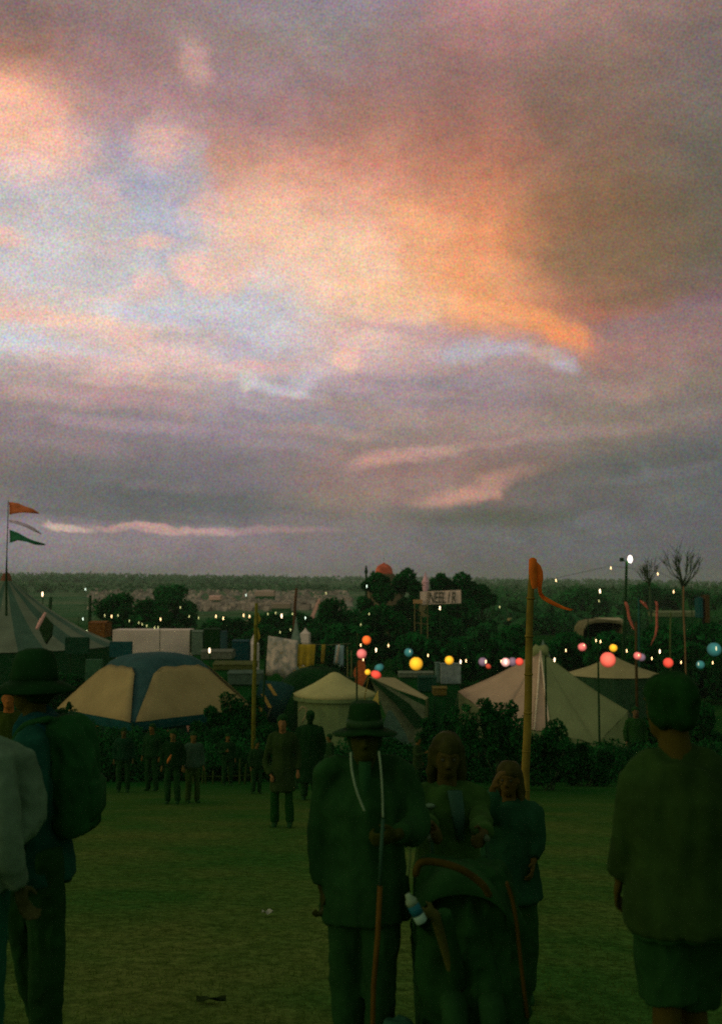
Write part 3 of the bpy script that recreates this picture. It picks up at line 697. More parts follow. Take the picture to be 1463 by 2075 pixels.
lm = MB(); lm.v = [(cxm + .1 + x, bd - .09 + zz, (a_.z + b_.z) / 2 + y) for x, y, zz in co]; lm.f = [tuple(p.vertices) for p in tm.polygons]
lm.build('lettering', mat('dark_paint', A(38, 42, 26), .8), bn)
for x in (a_.x - .1, cxm, b_.x + .1): MB().tube([(x, bd + .15, zg), (x, bd + .15, a_.z + .1)], .08, 6).build('post', MATS['dark_post'], bn)
st_ = thing('scaffold_tower', 'tan scaffold tower at the left end of the lettered banner', 'scaffold', (W(850, 1240, 134).x, 134, zg))
for px in (840, 853, 866):
    q = W(px, 1218, 134); MB().tube([(q.x, 134, zg), (q.x, 134, q.z)], .06, 6).build('pole', mat('tan_scaf', A(72, 66, 34), .8), st_)
q0, q1 = W(838, 1219, 133.8), W(856, 1219, 133.8)
MB().box(((q0.x + q1.x) / 2, 134.2, q0.z), (q1.x - q0.x, .9, .5)).build('platform', mat('tan_deck', A(110, 84, 48), .8), st_)
for k, (x0, x1, py) in enumerate(((842, 866, 1236), (846, 870, 1246), (840, 866, 1262))):
    MB().tube([W(x0, py, 134.1), W(x1, py + 3, 134.1)], .05, 6).build('brace', MATS['tan_scaf'], st_)
MB().sheet([[W(848, 1228, 133.7), W(866, 1226, 133.7)], [W(850, 1238, 133.7), W(858, 1240, 133.7)], [W(856, 1250, 133.7), W(868, 1250, 133.7)]], (0, .03, 0)).build('hanging_cloth', mat('tan_cloth', A(66, 62, 34), .8), st_)

# ------------------------------------------------------------------ left big top
D0 = 88
ap = W(14, 1172, D0); zg = gz(ap.x, D0)
bt = thing('circus_tent', 'large striped circus tent with a tall mast at the left edge', 'tent', (ap.x, D0, zg))
prof = []
for px, py in ((20, 1172), (30, 1182), (52, 1200), (78, 1220), (100, 1236), (130, 1256), (170, 1280), (232, 1308)):
    q = W(px, py, D0); prof.append((q.x - ap.x, q.z))
NG = 28
for par, (nm, col) in enumerate((('pale_gore', A(68, 76, 52, .85)), ('dark_gore', A(42, 62, 42, .85)))):
    mb = MB()
    for k in range(par, NG, 2):
        a0 = 2 * math.pi * k / NG; a1 = 2 * math.pi * (k + 1) / NG
        for i in range(len(prof) - 1):
            qs = []
            for (r_, z_), an in ((prof[i], a0), (prof[i], a1), (prof[i + 1], a1), (prof[i + 1], a0)):
                qs.append((ap.x + r_ * math.cos(an), D0 + r_ * math.sin(an), z_))
            mb.add(qs, [(0, 1, 2, 3)])
    mb.build('canvas_gores', mat(nm, col, .8, .2, .7, grain=.15), bt)
re_ = prof[-1][0]; ze = prof[-1][1]
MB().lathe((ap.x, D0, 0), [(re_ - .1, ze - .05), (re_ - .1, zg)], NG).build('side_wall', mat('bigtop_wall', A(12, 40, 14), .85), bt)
MB().tube([(ap.x + .1, D0, zg), (ap.x, D0, ap.z + .9)], .09, 8).build('mast', MATS['dark_post'], bt)
MB().lathe((ap.x, D0, ap.z), [(.5, -.25), (.42, .1), (.28, .45), (.1, .5)], 12).build('peak_cap', mat('rust_cap', A(70, 44, 26), .8), bt, smooth=True)
# dark opening with a pinkish flap edge
o1 = [W(92, 1246, D0 - 7.6), W(106, 1262, D0 - 8), W(103, 1285, D0 - 8.6), W(92, 1302, D0 - 9), W(80, 1276, D0 - 8.6)]
mb = MB(); mb.add(o1 + [p + Vector((0, .5, -.2)) for p in o1], [(0, 1, 2, 3, 4), (0, 5, 6, 1), (1, 6, 7, 2), (2, 7, 8, 3), (3, 8, 9, 4), (4, 9, 5, 0)])
mb.build('opening', mat('dark_void', A(16, 32, 10), .9), bt)
MB().tube([W(93, 1242, D0 - 8.2), W(84, 1258, D0 - 8.8), W(75, 1275, D0 - 9.2)], [.10, .17, .11], 6).build('flap_edge', mat('pink_edge', A(150, 100, 80), .7), bt)
ms = thing('flag_mast', 'thin tall mast flying an orange and a green pennant over the circus tent', 'flagpole', (W(15, 1165, 84).x, 84, gz(ap.x, 84)))
mp_ = [W(18, 1014, 84), W(17, 1060, 84), W(15, 1120, 84), W(14, 1165, 84), W(14, 1300, 84)]; mp_.append(Vector((mp_[-1].x, 84, gz(ap.x, 84))))
MB().tube(mp_, [.03, .04, .05, .09, .11, .12], 8).build('mast', MATS['dark_post'], ms, smooth=True)
def pennant(pts_top, pts_bot, d, name, m, parent, wave=.12):
    g0 = []
    for k, (a1, b1) in enumerate(zip(pts_top, pts_bot)):
        g0.append([W(a1[0] + (b1[0] - a1[0]) * j / 4, a1[1] + (b1[1] - a1[1]) * j / 4, d) + Vector((0, wave * math.sin(k * 1.4 + j * .6), 0)) for j in range(5)])
    return MB().sheet(g0, (0, .015, 0)).build(name, m, parent, smooth=True)
pennant([(19, 1017), (36, 1019), (52, 1026), (68, 1031), (79, 1038)], [(19, 1043), (36, 1040), (52, 1039), (66, 1040), (80, 1041)], 84, 'pennant', mat('orange_cloth', A(158, 68, 34, 1.3), .7, .2, 2, trans=.3), ms)
pennant([(19, 1053), (38, 1056), (56, 1062), (72, 1070), (84, 1080)], [(19, 1058), (38, 1063), (55, 1069), (70, 1077), (84, 1083)], 84, 'pennant', mat('blush_cloth', A(162, 140, 134, 1.3), .7, .2, 2, trans=.3), ms)
pennant([(20, 1073), (38, 1080), (56, 1090), (72, 1096), (93, 1102)], [(20, 1100), (38, 1095), (56, 1098), (72, 1104), (92, 1105)], 84, 'pennant', mat('green_cloth', A(22, 62, 36, 1.3), .7, .2, 2, trans=.2), ms)
# small things around the big top
slab('kiosk', 'rust brown kiosk between the circus tent and the pale trailer', 'kiosk', 180, 213, 1263, 1292, 112, mat('rust_wall', A(64, 40, 12, 1.2), .8, .4), 3)
def signbox(label, x0, x1, y0, y1, d, col, name='dark_board'):
    a = W(x0, y0, d); b_ = W(x1, y1, d); zg = gz(a.x, d)
    t = thing(name, label, 'board', ((a.x + b_.x) / 2, d, zg))
    MB().box(((a.x + b_.x) / 2, d, (a.z + b_.z) / 2), (b_.x - a.x, .4, a.z - b_.z)).build('panel', col, t, bevel=.03)
    for x in (a.x + .3, b_.x - .3): MB().tube([(x, d + .3, zg), (x, d + .3, (a.z + b_.z) / 2)], .06, 6).build('post', MATS['dark_post'], t)
signbox('square dark board standing in front of the circus tent skirt', 134, 181, 1291, 1325, 74, mat('board_dark', A(12, 36, 18), .8))
signbox('blue-black box in front of the left end of the pale trailer', 224, 268, 1300, 1332, 72, mat('board_blue', A(14, 44, 36), .8), 'dark_box')
signbox('grey-green hanging sheet in the dark behind the broad hat', 176, 208, 1336, 1384, 57, mat('sheet_grey', A(28, 52, 30), .8), 'sheet')
# trailer
td = 118; a_, b_ = W(229, 1276, td), W(385, 1322, td); zg = gz(a_.x, td)
tr_ = thing('trailer', 'long pale box trailer beyond the yellow tent', 'trailer', ((a_.x + b_.x) / 2, td, zg))
MB().box(((a_.x + b_.x) / 2, td + 1.5, (a_.z + b_.z) / 2 - .4), (b_.x - a_.x, 3, a_.z - b_.z + .8)).build('body', mat('trailer_pale', A(142, 126, 92, 1.15), .6, .12, .5), tr_, bevel=.08)
MB().box(((a_.x + b_.x) / 2, td + 1.5, (b_.z - .8 + zg) / 2), (b_.x - a_.x - .6, 2.4, b_.z - .8 - zg - 1.0)).build('chassis', MATS['dark_post'], tr_)
for i in range(4):
    x = a_.x + 1 + i * 2.3; 
    wv = [(x + .5 * math.cos(t2), td + .3 * s2, zg + .5 + .5 * math.sin(t2)) for s2 in (0, 1) for t2 in np.linspace(0, 2 * math.pi, 14, endpoint=False)]
    MB().add(wv, [(k, (k + 1) % 14, 14 + (k + 1) % 14, 14 + k) for k in range(14)] + [tuple(range(14)), tuple(range(14, 28))[::-1]]).build('wheel', mat('rubber', A(8, 26, 8), .9), tr_)
MB().box((b_.x + .12, td + .2, (a_.z + b_.z) / 2), (.22, .3, a_.z - b_.z)).build('end_post', MATS['dark_post'], tr_)
slab('cabin', 'grey cabin standing at the right end of the pale trailer', 'cabin', 389, 411, 1281, 1327, 116, mat('cabin_grey', A(62, 76, 54, .85), .7), 2.5)
slab('portable_toilet', 'dark booth between the grey cabin and the blue booth', 'booth', 413, 446, 1276, 1322, 116, mat('booth_dark', A(6, 34, 6, .8), .7), 2)
slab('portable_toilet', 'dim blue-grey booth right of the bright white lamp', 'booth', 447, 458, 1281, 1318, 116, mat('booth_blue', A(30, 52, 44, .8), .7), 1.5)
slab('booth', 'blue booth left of the bamboo pole', 'booth', 471, 503, 1301, 1347, 84, mat('booth_blue2', A(10, 42, 36, .8), .7), 2)
slab('low_stall', 'low tan stall roof behind the yellow tent', 'stall', 432, 515, 1348, 1358, 64, mat('stall_tan', A(50, 56, 22, .8), .8), 2.5)
slab('low_stall', 'pale grey counter behind the dark bush by the bamboo pole', 'stall', 462, 532, 1366, 1388, 60, mat('stall_grey', A(44, 60, 42, .8), .8), 2)
slab('low_stall', 'long low canvas roof below the bright white lamp', 'stall', 408, 470, 1322, 1336, 80, mat('stall_canvas', A(58, 62, 44), .8), 2.5)
# peaked white tents
def peak(label, px, pyt, x0, x1, pye, d, m, pyb=None, name='peaked_tent', n=4, group=None, rot=.6, wallm=None):
    t0 = W(px, pyt, d); e0 = W(x0, pye, d); e1 = W(x1, pye, d); zg = gz(t0.x, d); r_ = (e1.x - e0.x) / 2; cx = (e0.x + e1.x) / 2
    t = thing(name, label, 'tent', (cx, d, zg), group)
    h = t0.z - e0.z
    MB().lathe((cx, d, e0.z), [(r_, 0), (r_ * .55, h * .36), (r_ * .2, h * .74), (.03, h)], n, rot).build('roof', m, t)
    MB().lathe((cx, d, 0), [(r_ * .96, e0.z + .04), (r_ * .96, zg if pyb is None else W(px, pyb, d).z)], n, rot).build('wall', wallm or m, t)
    return t
WH = mat('white_canvas', A(128, 118, 96), .75, .15, 1)
peak('small white peaked tent left of the hanging cloths', 512, 1286, 500, 528, 1306, 92, WH)
peak('tall grey pointed tent behind the yellow hanging cloth', 601, 1249, 588, 612, 1296, 105, mat('grey_canvas', A(66, 80, 60), .8))
peak('pale flat tent by the foot of the narrow ramp', 618, 1272, 606, 632, 1284, 125, WH)
peak('small pale tent under the sky beside the bright bulb', 1096, 1296, 1080, 1120, 1330, 95, mat('grey_canvas2', A(60, 72, 54), .8))

# ------------------------------------------------------------------ yellow and blue square tent
Dt = 50
zt, zc, ze, zb = W(0, 1345, Dt).z, W(0, 1322, Dt).z, W(0, 1446, Dt).z, gz(-10, Dt)
cc = W(316, 1400, Dt + 1.6); side = 7.75; th = R(45)
yt = thing('canvas_tent', 'square yellow canvas tent with blue seams and a blue edge band', 'tent', (cc.x, cc.y, zb))
def sq(h, off=0.0, rr=.0):
    """corner list of the square plan at half side h"""
    out = []
    for a in (45, 135, 225, 315):
        an = R(a) + th - R(0); out.append(Vector((cc.x + math.cos(an) * h * math.sqrt(2), cc.y + math.sin(an) * h * math.sqrt(2), 0)))
    return out
hE, hT = side / 2 * .92, side / 2 * .50
def lev(u):
    """half side and height at u from eave (0) to crown (1)"""
    h = hE + (hT - hE) * u; z = ze + (zt - ze) * (u ** .95); return h, z
def ring(h, z, rc=.22, n=5):
    c4 = sq(h); pts = []
    for i in range(4):
        p, q, r_ = c4[i], c4[(i - 1) % 4], c4[(i + 1) % 4]; k = rc * 2 * h
        p0 = p + (q - p).normalized() * k; p1 = p + (r_ - p).normalized() * k
        for j in range(n):
            s_ = j / (n - 1); b2 = p0 * (1 - s_) ** 2 + p * 2 * s_ * (1 - s_) + p1 * s_ ** 2; pts.append((b2.x, b2.y, z))
    return pts
def rings(mb, rl, cap=None):
    n_ = len(rl[0]); vs = [p for r_ in rl for p in r_]
    fs = [(i * n_ + k, i * n_ + (k + 1) % n_, (i + 1) * n_ + (k + 1) % n_, (i + 1) * n_ + k) for i in range(len(rl) - 1) for k in range(n_)]
    if cap is not None: vs.append(cap); fs += [((len(rl) - 1) * n_ + k, (len(rl) - 1) * n_ + (k + 1) % n_, len(vs) - 1) for k in range(n_)]
    return mb.add(vs, fs)
rl = [ring(*lev(u), rc=.08 + .2 * u) for u in np.linspace(0, 1, 8)] + [ring(hT * .8, zt + .26, .3), ring(hT * .45, zt + .42, .3)]
rings(MB(), rl, (cc.x, cc.y, zt + .48)).build('roof', mat('blue_canvas', A(32, 56, 46, .72), .8, .2, 1.5), yt, smooth=True)
YC = mat('yellow_canvas', A(100, 90, 50, .84), .85, .12, .9, .3, grain=.2)
for i in range(4):
    gr_ = []
    for u in np.linspace(.0, .93, 9):
        h, z = lev(u); c4 = sq(h + .03); p, q = c4[i], c4[(i + 1) % 4]
        nrm = ((p + q) / 2 - Vector((cc.x, cc.y, 0))).normalized()
        m0 = .02 + .15 * u ** 1.2; row = []
        if u > .8: m0 += .08 * ((u - .8) / .13) ** 2
        for s_ in np.linspace(m0, 1 - m0, 9):
            v = p.lerp(q, s_) + nrm * (.03 - .05 * math.sin(math.pi * s_) * (1 - u)); row.append((v.x, v.y, z + .045 + .03 * math.sin(s_ * 25)))
        gr_.append(row)
    MB().sheet(gr_, (0, 0, .012)).build('yellow_panel', YC, yt, smooth=True)
rings(MB(), [ring(hE + .03, ze + .06, .08), ring(hE + .06, ze - .12, .08), ring(hE + .05, ze - .36, .08)]).build('edge_band', mat('blue_band', A(8, 44, 34, .8), .8, .25, 2), yt)
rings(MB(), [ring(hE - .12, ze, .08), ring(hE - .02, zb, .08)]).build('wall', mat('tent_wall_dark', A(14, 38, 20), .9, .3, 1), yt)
for i, p in enumerate(sq(hE - .02)): MB().tube([(p.x, p.y, zb), (p.x, p.y, ze)], .05, 6).build('pole', MATS['dark_post'], yt)
bt_cols = [A(96, 60, 30), A(120, 84, 58), A(36, 62, 40), A(92, 74, 24), A(60, 58, 32)]
c4 = sq(hE + .12)
for i, s_ in enumerate(np.linspace(.35, .98, 9)):
    q = c4[1].lerp(c4[2], s_) if i < 4 else c4[2].lerp(c4[3], (s_ - .6) * 1.9)
    q.z = ze - .5 - .04 * (i % 3)
    mm = MB(); mm.add([q + Vector((-.09, 0, .1)), q + Vector((.09, 0, .1)), q + Vector((0, -.02, -.2)), q + Vector((-.09, .02, .1)), q + Vector((.09, .02, .1)), q + Vector((0, 0, -.2))], [(0, 2, 1), (3, 4, 5), (0, 1, 4, 3), (1, 2, 5, 4), (2, 0, 3, 5)])
    mm.build('bunting_flag', mat('bunting%d' % (i % 5), bt_cols[i % 5], .7), yt)

# ------------------------------------------------------------------ cream bell tent on the right
CR = mat('cream_canvas_lit', A(110, 94, 66, .92), .85, .1, .6, .3, grain=.2)  # lit copy of the canvas: left panels coloured brighter for the glow on them
CR2 = mat('cream_canvas_shaded', A(78, 84, 46, 1.05), .85, .12, .6, .3, grain=.2)  # same canvas with shade put into its colour, for right panels and walls
apx = W(1094, 1318, 62); zg = gz(apx.x, 58)
be = thing('bell_tent', 'large cream bell tent with a hipped roof behind the orange pole', 'tent', (apx.x, 62, zg))
eL, e1, e2, e3, eR = W(928, 1402, 63.5), W(1012, 1466, 58.5), W(1082, 1480, 57), W(1114, 1484, 57), W(1208, 1508, 58.5)
eR2, eB1, eB2 = W(1272, 1442, 63), W(1200, 1420, 67.5), W(1010, 1400, 67.5)
def fan(a, b_, name, m, sag=.16, bow=0):
    gr_ = []
    for u in np.linspace(0, 1, 7):
        p, q = apx.lerp(a, max(u, .012)), apx.lerp(b_, max(u, .012)); row = []
        for s_ in np.linspace(0, 1, 7):
            v = p.lerp(q, s_); v.z -= sag * math.sin(math.pi * u) * (1 + .4 * math.sin(math.pi * s_)) - bow * math.sin(math.pi * s_) * u
            v.z += .035 * math.sin(s_ * 19 + 1) * u; row.append(v)
        gr_.append(row)
    MB().sheet(gr_, (0, 0, .02)).build(name, m, be, smooth=True)
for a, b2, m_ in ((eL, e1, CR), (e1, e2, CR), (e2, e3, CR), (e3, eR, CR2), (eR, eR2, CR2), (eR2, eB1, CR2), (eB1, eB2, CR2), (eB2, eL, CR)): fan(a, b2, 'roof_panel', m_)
for a, b2 in ((eL, e1), (e1, e2), (e2, e3), (e3, eR), (eR, eR2), (eR2, eB1), (eB1, eB2), (eB2, eL)):
    c0 = Vector((apx.x, 62, 0)); A0 = Vector((a.x, a.y, a.z - .02)); B0 = Vector((b2.x, b2.y, b2.z - .02))
    A1 = Vector((a.x * .985 + apx.x * .015, a.y, gz(a.x, a.y))); B1 = Vector((b2.x * .985 + apx.x * .015, b2.y, gz(b2.x, b2.y)))
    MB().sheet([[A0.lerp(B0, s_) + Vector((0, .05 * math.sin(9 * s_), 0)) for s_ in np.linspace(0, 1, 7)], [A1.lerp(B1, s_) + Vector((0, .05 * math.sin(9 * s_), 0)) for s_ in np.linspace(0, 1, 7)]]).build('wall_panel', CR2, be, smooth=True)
for e in (e2, e3):
    MB().tube([apx + Vector((0, -.05, .03)), apx.lerp(e, .5) + Vector((0, -.03, -.12)), e + Vector((0, -.03, .04))], .05, 6).build('seam', mat('seam_pale', A(124, 112, 82, 1.2), .8), be, smooth=True)
MB().tube([apx + Vector((0, 0, -.3)), apx + Vector((.02, 0, .55))], .06, 6).build('pole_tip', MATS['dark_post'], be)
MB().sheet([[apx + Vector((-.5 + .2 * i, -.1, .15 + .25 * abs(math.sin(i * 1.3)))) for i in range(6)], [apx + Vector((-.5 + .2 * i, -.12, -.35)) for i in range(6)]], (0, .05, 0)).build('peak_collar', CR2, be, smooth=True)
for a, q in ((eL, W(905, 1470, 62)), (eR2, W(1300, 1500, 61)), (e1, W(985, 1530, 55))):
    q.z = gz(q.x, q.y); MB().tube([a, q], .015, 5).build('guy_rope', mat('rope', A(70, 70, 44), .9), be)
# tent behind it
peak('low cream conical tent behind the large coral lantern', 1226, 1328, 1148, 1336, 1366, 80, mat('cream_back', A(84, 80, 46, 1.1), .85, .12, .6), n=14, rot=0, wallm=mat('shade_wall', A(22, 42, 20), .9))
# pale panels, cooler box shapes
slab('screen', 'grey-white square screen left of the bell tent under a yellow lantern', 'screen', 893, 934, 1346, 1386, 72, mat('screen_grey', A(78, 86, 72), .7), .5)
slab('screen', 'narrow grey screen beside the square one', 'screen', 882, 891, 1344, 1384, 73, mat('screen_grey2', A(58, 74, 58), .7), .5)
slab('low_stall', 'flat pale table top beneath the large yellow lantern', 'stall', 808, 878, 1365, 1373, 74, mat('table_pale', A(64, 72, 50, .9), .8), 1.5)
slab('low_stall', 'blue-grey crate stack right of the pale table top', 'stall', 848, 884, 1374, 1402, 70, mat('crate_blue', A(14, 44, 26, .75), .8), 1.5)
slab('low_stall', 'orange-brown covered counter left of the bell tent', 'stall', 878, 905, 1396, 1410, 62, mat('counter_brown', A(64, 56, 18, .85), .8), 1.2)

# ------------------------------------------------------------------ centre: dark dome, round white tent, ridge tent
dcx = W(640, 1352, 60); zg = gz(dcx.x, 60)
dd = thing('dome_tent', 'large dark arched tent behind the round white tent', 'tent', (dcx.x, 60, zg))
rr_ = 112 / F * 60; hh_ = dcx.z - zg
mb = MB(); prof = [(rr_ * math.cos(t2) ** .8, hh_ * math.sin(t2)) for t2 in np.linspace(0, math.pi / 2 * .985, 10)]
mb.lathe((dcx.x, 60.5, zg), prof, 24).build('shell', mat('dark_shell', A(7, 33, 7, .75), .8, .35, 1), dd, smooth=True)
for k in range(5):
    a = k * math.pi / 5; MB().tube([(dcx.x + (rr_ + .03) * math.cos(t2) ** .8 * math.cos(a) * sgn, 60.5 + (rr_ + .03) * math.cos(t2) ** .8 * math.sin(a) * sgn, zg + (hh_ + .03) * math.sin(t2)) for sgn, ts in ((1, np.linspace(0, math.pi / 2 * .98, 7)),) for t2 in ts], .035, 6).build('rib', MATS['dark_post'], dd, smooth=True)
# striped cloth at its left end
sc_ = thing('striped_cloth', 'dark hanging cloth with three slanting yellow stripes beside the dark tent', 'cloth', (W(545, 1420, 55).x, 55, gz(-5, 55)))
MB().sheet([[W(528, 1378, 55), W(572, 1382, 55.3), W(598, 1392, 55.6)], [W(518, 1416, 55), W(552, 1424, 55.3), W(580, 1432, 55.6)], [W(512, 1450, 55), W(540, 1462, 55.3), W(566, 1466, 55.6)]], (0, .03, 0)).build('cloth', mat('dark_teal_cloth', A(22, 46, 36), .8), sc_, smooth=True)
for (xa, ya, xb, yb, w_) in ((543, 1386, 560, 1409, 5), (531, 1406, 549, 1434, 5), (521, 1426, 538, 1454, 5)):
    MB().sheet([[W(xa - w_ / 2, ya, 54.93), W(xa + w_, ya, 54.93)], [W(xb - w_, yb, 54.93), W(xb + w_ / 2, yb, 54.93)]], (0, -.02, 0)).build('stripe', mat('stripe_yellow', A(112, 88, 36, 1.2), .7), sc_)
MB().tube([W(549, 1436, 54.9), W(538, 1462, 54.9), W(528, 1486, 54.8)], .03, 6).build('cord', MATS['rope'], sc_)
for px in (512, 598): q = W(px, 1385, 55.7); MB().tube([(q.x, 55.7, gz(q.x, 55.7)), q], .04, 6).build('pole', MATS['dark_post'], sc_)
# round white tent
rc = W(678, 1364, 53); zg = gz(rc.x, 53); ez = W(0, 1404, 53).z
rt = thing('round_tent', 'round white canvas tent with a low domed roof in the centre', 'tent', (rc.x, 53, zg))
Rr2 = 74 / F * 53
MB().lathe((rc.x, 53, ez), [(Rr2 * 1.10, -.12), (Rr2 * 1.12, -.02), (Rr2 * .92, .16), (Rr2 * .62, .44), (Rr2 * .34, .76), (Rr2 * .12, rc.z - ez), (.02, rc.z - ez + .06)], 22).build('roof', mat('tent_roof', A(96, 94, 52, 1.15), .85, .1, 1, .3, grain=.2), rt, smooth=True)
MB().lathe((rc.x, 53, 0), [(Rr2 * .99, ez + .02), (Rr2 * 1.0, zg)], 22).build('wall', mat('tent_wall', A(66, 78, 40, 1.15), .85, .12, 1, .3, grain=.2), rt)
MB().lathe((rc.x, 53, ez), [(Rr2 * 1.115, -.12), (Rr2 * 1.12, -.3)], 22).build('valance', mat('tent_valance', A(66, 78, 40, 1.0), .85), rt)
MB().tube([W(606, 1440, 50.8) , W(612, 1432, 50.8), W(622, 1436, 50.8), W(620, 1450, 50.8), W(612, 1465, 50.8)], .05, 6).build('rolled_door', mat('rolled', A(92, 84, 50), .8), rt, smooth=True)
bx = W(711, 1384, 55); MBx = MB(); MBx.box((bx.x, 55, (bx.z + gz(bx.x, 55)) / 2 + .2), (.16, .16, bx.z - gz(bx.x, 55) + .1)); MBx.box((bx.x, 55, bx.z), (.5, .4, .62))
tag(MBx.build('speaker_box', mat('black_box', A(8, 30, 8), .7), loc=(bx.x, 55, gz(bx.x, 55)), bevel=.02), 'black box on a post above the round white tent roof', 'speaker')
# ridge tent right of it
r0, r1_ = W(748, 1372, 58), W(800, 1374, 64); zg = gz(r0.x, 58)
rg = thing('ridge_tent', 'cream ridge tent with a dark open front right of the round tent', 'tent', (r0.x + 1, 58, zg))
ea, eb_ = W(862, 1418, 58.5), W(868, 1414, 64); wa, wb = W(706, 1420, 58.5), W(740, 1412, 64)
MB().sheet([[r0, r1_], [r0.lerp(ea, .5) - Vector((0, 0, .08)), r1_.lerp(eb_, .5)], [ea, eb_]], (0, 0, .02)).build('roof_side', mat('ridge_roof', A(90, 84, 50, 1.15), .85, .1, 1, grain=.2), rg)
MB().sheet([[r0, r1_], [r0.lerp(wa, .5) - Vector((0, 0, .08)), r1_.lerp(wb, .5)], [wa, wb]], (0, 0, .02)).build('roof_side', MATS['ridge_roof'], rg)
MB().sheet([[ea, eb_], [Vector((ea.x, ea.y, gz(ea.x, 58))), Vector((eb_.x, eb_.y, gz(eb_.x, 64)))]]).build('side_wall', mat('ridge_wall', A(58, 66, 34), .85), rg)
MB().sheet([[r0 + Vector((.05, .05, -.1)), r0 + Vector((.3, .05, -.1))], [Vector((ea.x - 1.3, 58.6, gz(ea.x, 58))), Vector((ea.x, 58.6, ea.z - .4))], [Vector((ea.x - .3, 58.6, gz(ea.x, 58))), Vector((ea.x, 58.6, gz(ea.x, 58)))]]).build('front_wall', mat('ridge_front', A(70, 76, 46, 1.1), .85), rg)
MB().sheet([[r0 + Vector((-.05, -.02, -.05)), r0 + Vector((.35, -.02, -.2))], [W(800, 1425, 57.9), W(828, 1425, 57.9)], [W(842, 1478, 57.8), W(868, 1470, 57.8)]], (0, .04, 0)).build('dark_stripe', mat('dark_trim', A(14, 36, 12), .8), rg)
MB().sheet([[W(786, 1440, 57), W(794, 1440, 57)], [W(772, 1480, 57), W(822, 1486, 57)], [W(768, 1522, 57), W(838, 1530, 57)]], (0, .03, 0)).build('tied_flap', mat('flap_pale', A(46, 64, 44, 1.2), .85), rg)
# yellow triangular pennant on a stick
pn = thing('pennant_stick', 'small yellow triangular pennant on a leaning stick above the hat', 'pennant', (W(750, 1430, 24).x, 24, gz(0, 24)))
q = W(745, 1370, 24); MB().tube([(q.x - .1, 24, gz(0, 24)), W(739, 1412, 24), W(747, 1374, 24)], .012, 6).build('stick', mat('stick_yellow', A(70, 62, 20), .8), pn)
mm = MB(); tri = [W(766, 1399, 24), W(768, 1434, 24), W(748, 1434, 24)]
mm.sheet([[tri[0] + Vector((-.004, 0, 0)), tri[0]], [tri[0].lerp(tri[2], .5), tri[0].lerp(tri[1], .5)], [tri[2], tri[1]]], (0, .01, 0)).build('flag', mat('pennant_yellow', A(118, 104, 44, 1.2), .7, trans=.2), pn)
# orange-brown slatted screen
os_ = thing('woven_screen', 'tall orange-brown woven screen under the pink paper lantern', 'screen', (W(732, 1390, 56).x, 56, gz(0, 56)))
MB().sheet([[W(726, 1338, 56), W(738, 1336, 56)], [W(716, 1362, 56), W(744, 1370, 56)], [W(718, 1384, 56), W(732, 1396, 56)]], (0, .06, 0)).build('mat', mat('rust_weave', A(104, 52, 22, 1.2), .8, .4, 9), os_)
q = W(730, 1394, 56); MB().tube([(q.x, 56.1, gz(q.x, 56)), W(731, 1340, 56.1)], .04, 6).build('post', MATS['dark_post'], os_)
for k, (px, a, b2) in enumerate(((706, 1310, 1372), (714, 1318, 1372), (724, 1284, 1340))):
    q = W(px, b2, 58); tag(MB().tube([(q.x, 58, gz(q.x, 58)), W(px - (2 if k < 2 else 0), a, 58)], .03, 6).build('bamboo_stick', mat('bamboo_dim', A(66, 66, 34), .8), loc=(q.x, 58, gz(q.x, 58))),
        ('thin bamboo stick, left one of the pair beside the hanging cloths', 'thin bamboo stick, right one of the pair beside the hanging cloths', 'thin tall stick rising under the orange paper lantern')[k], 'stick')

# hanging cloths on a line
hl = 68; x0_, x1_ = W(538, 1300, hl), W(712, 1300, hl); zg = gz(-3, hl)
for k, px in enumerate((539, 610, 660, 712)):
    q = W(px, 1283 if k == 0 else 1302, hl)
    tag(MB().tube([(q.x + .1, hl + .1, zg), q], [.07, .05], 6).build('line_post', MATS['dark_post'], loc=(q.x, hl, zg)), ('dark post at the left end of the cloth line', 'dark post between the printed cloth and the yellow cloth', 'dark post beside the narrow yellow cloth', 'dark post at the right end of the cloth line')[k], 'post')
tag(MB().tube([W(539, 1290, hl), W(575, 1296, hl), W(610, 1303, hl), W(660, 1307, hl), W(712, 1304, hl)], .02, 5).build('clothes_line', MATS['rope'], loc=W(539, 1290, hl)), 'thin line carrying the row of hanging cloths', 'line')
def cloth(label, tl, tr2, br, bl, d, m, ragged=0, name='hanging_cloth'):
    g0 = []
    for v in np.linspace(0, 1, 7):
        row = []
        for u in np.linspace(0, 1, 11):
            a = (1 - v) * ((1 - u) * tl[0] + u * tr2[0]) + v * ((1 - u) * bl[0] + u * br[0]); b2 = (1 - v) * ((1 - u) * tl[1] + u * tr2[1]) + v * ((1 - u) * bl[1] + u * br[1])
            if v == 1: b2 += ragged * math.sin(u * 13)
            row.append(W(a, b2, d) + Vector((0, .07 * math.sin(u * 16) * (.3 + v), 0)))
        g0.append(row)
    q = W(tl[0], tl[1], d); return tag(MB().sheet(g0, (0, .015, 0)).build(name, m, loc=q, smooth=True), label, 'cloth', 'cloths hanging on the line')
pc = bpy.data.materials.new('printed_cloth'); pc.use_nodes = True; t = pc.node_tree; n = t.nodes; b = n['Principled BSDF']; b.inputs['Roughness'].default_value = .8
k1 = n.new('ShaderNodeTexNoise'); k1.inputs['Scale'].default_value = 1.6; k1.inputs['Detail'].default_value = 5; tcx = n.new('ShaderNodeTexCoord'); t.links.new(tcx.outputs['Object'], k1.inputs['Vector'])
r = n.new('ShaderNodeValToRGB'); e_ = r.color_ramp.elements; e_[0].position = .42; e_[0].color = A(134, 114, 88, 1.15); e_[1].position = .56; e_[1].color = A(86, 88, 70, 1.1); x_ = e_.new(.66); x_.color = A(104, 84, 36, 1.1)
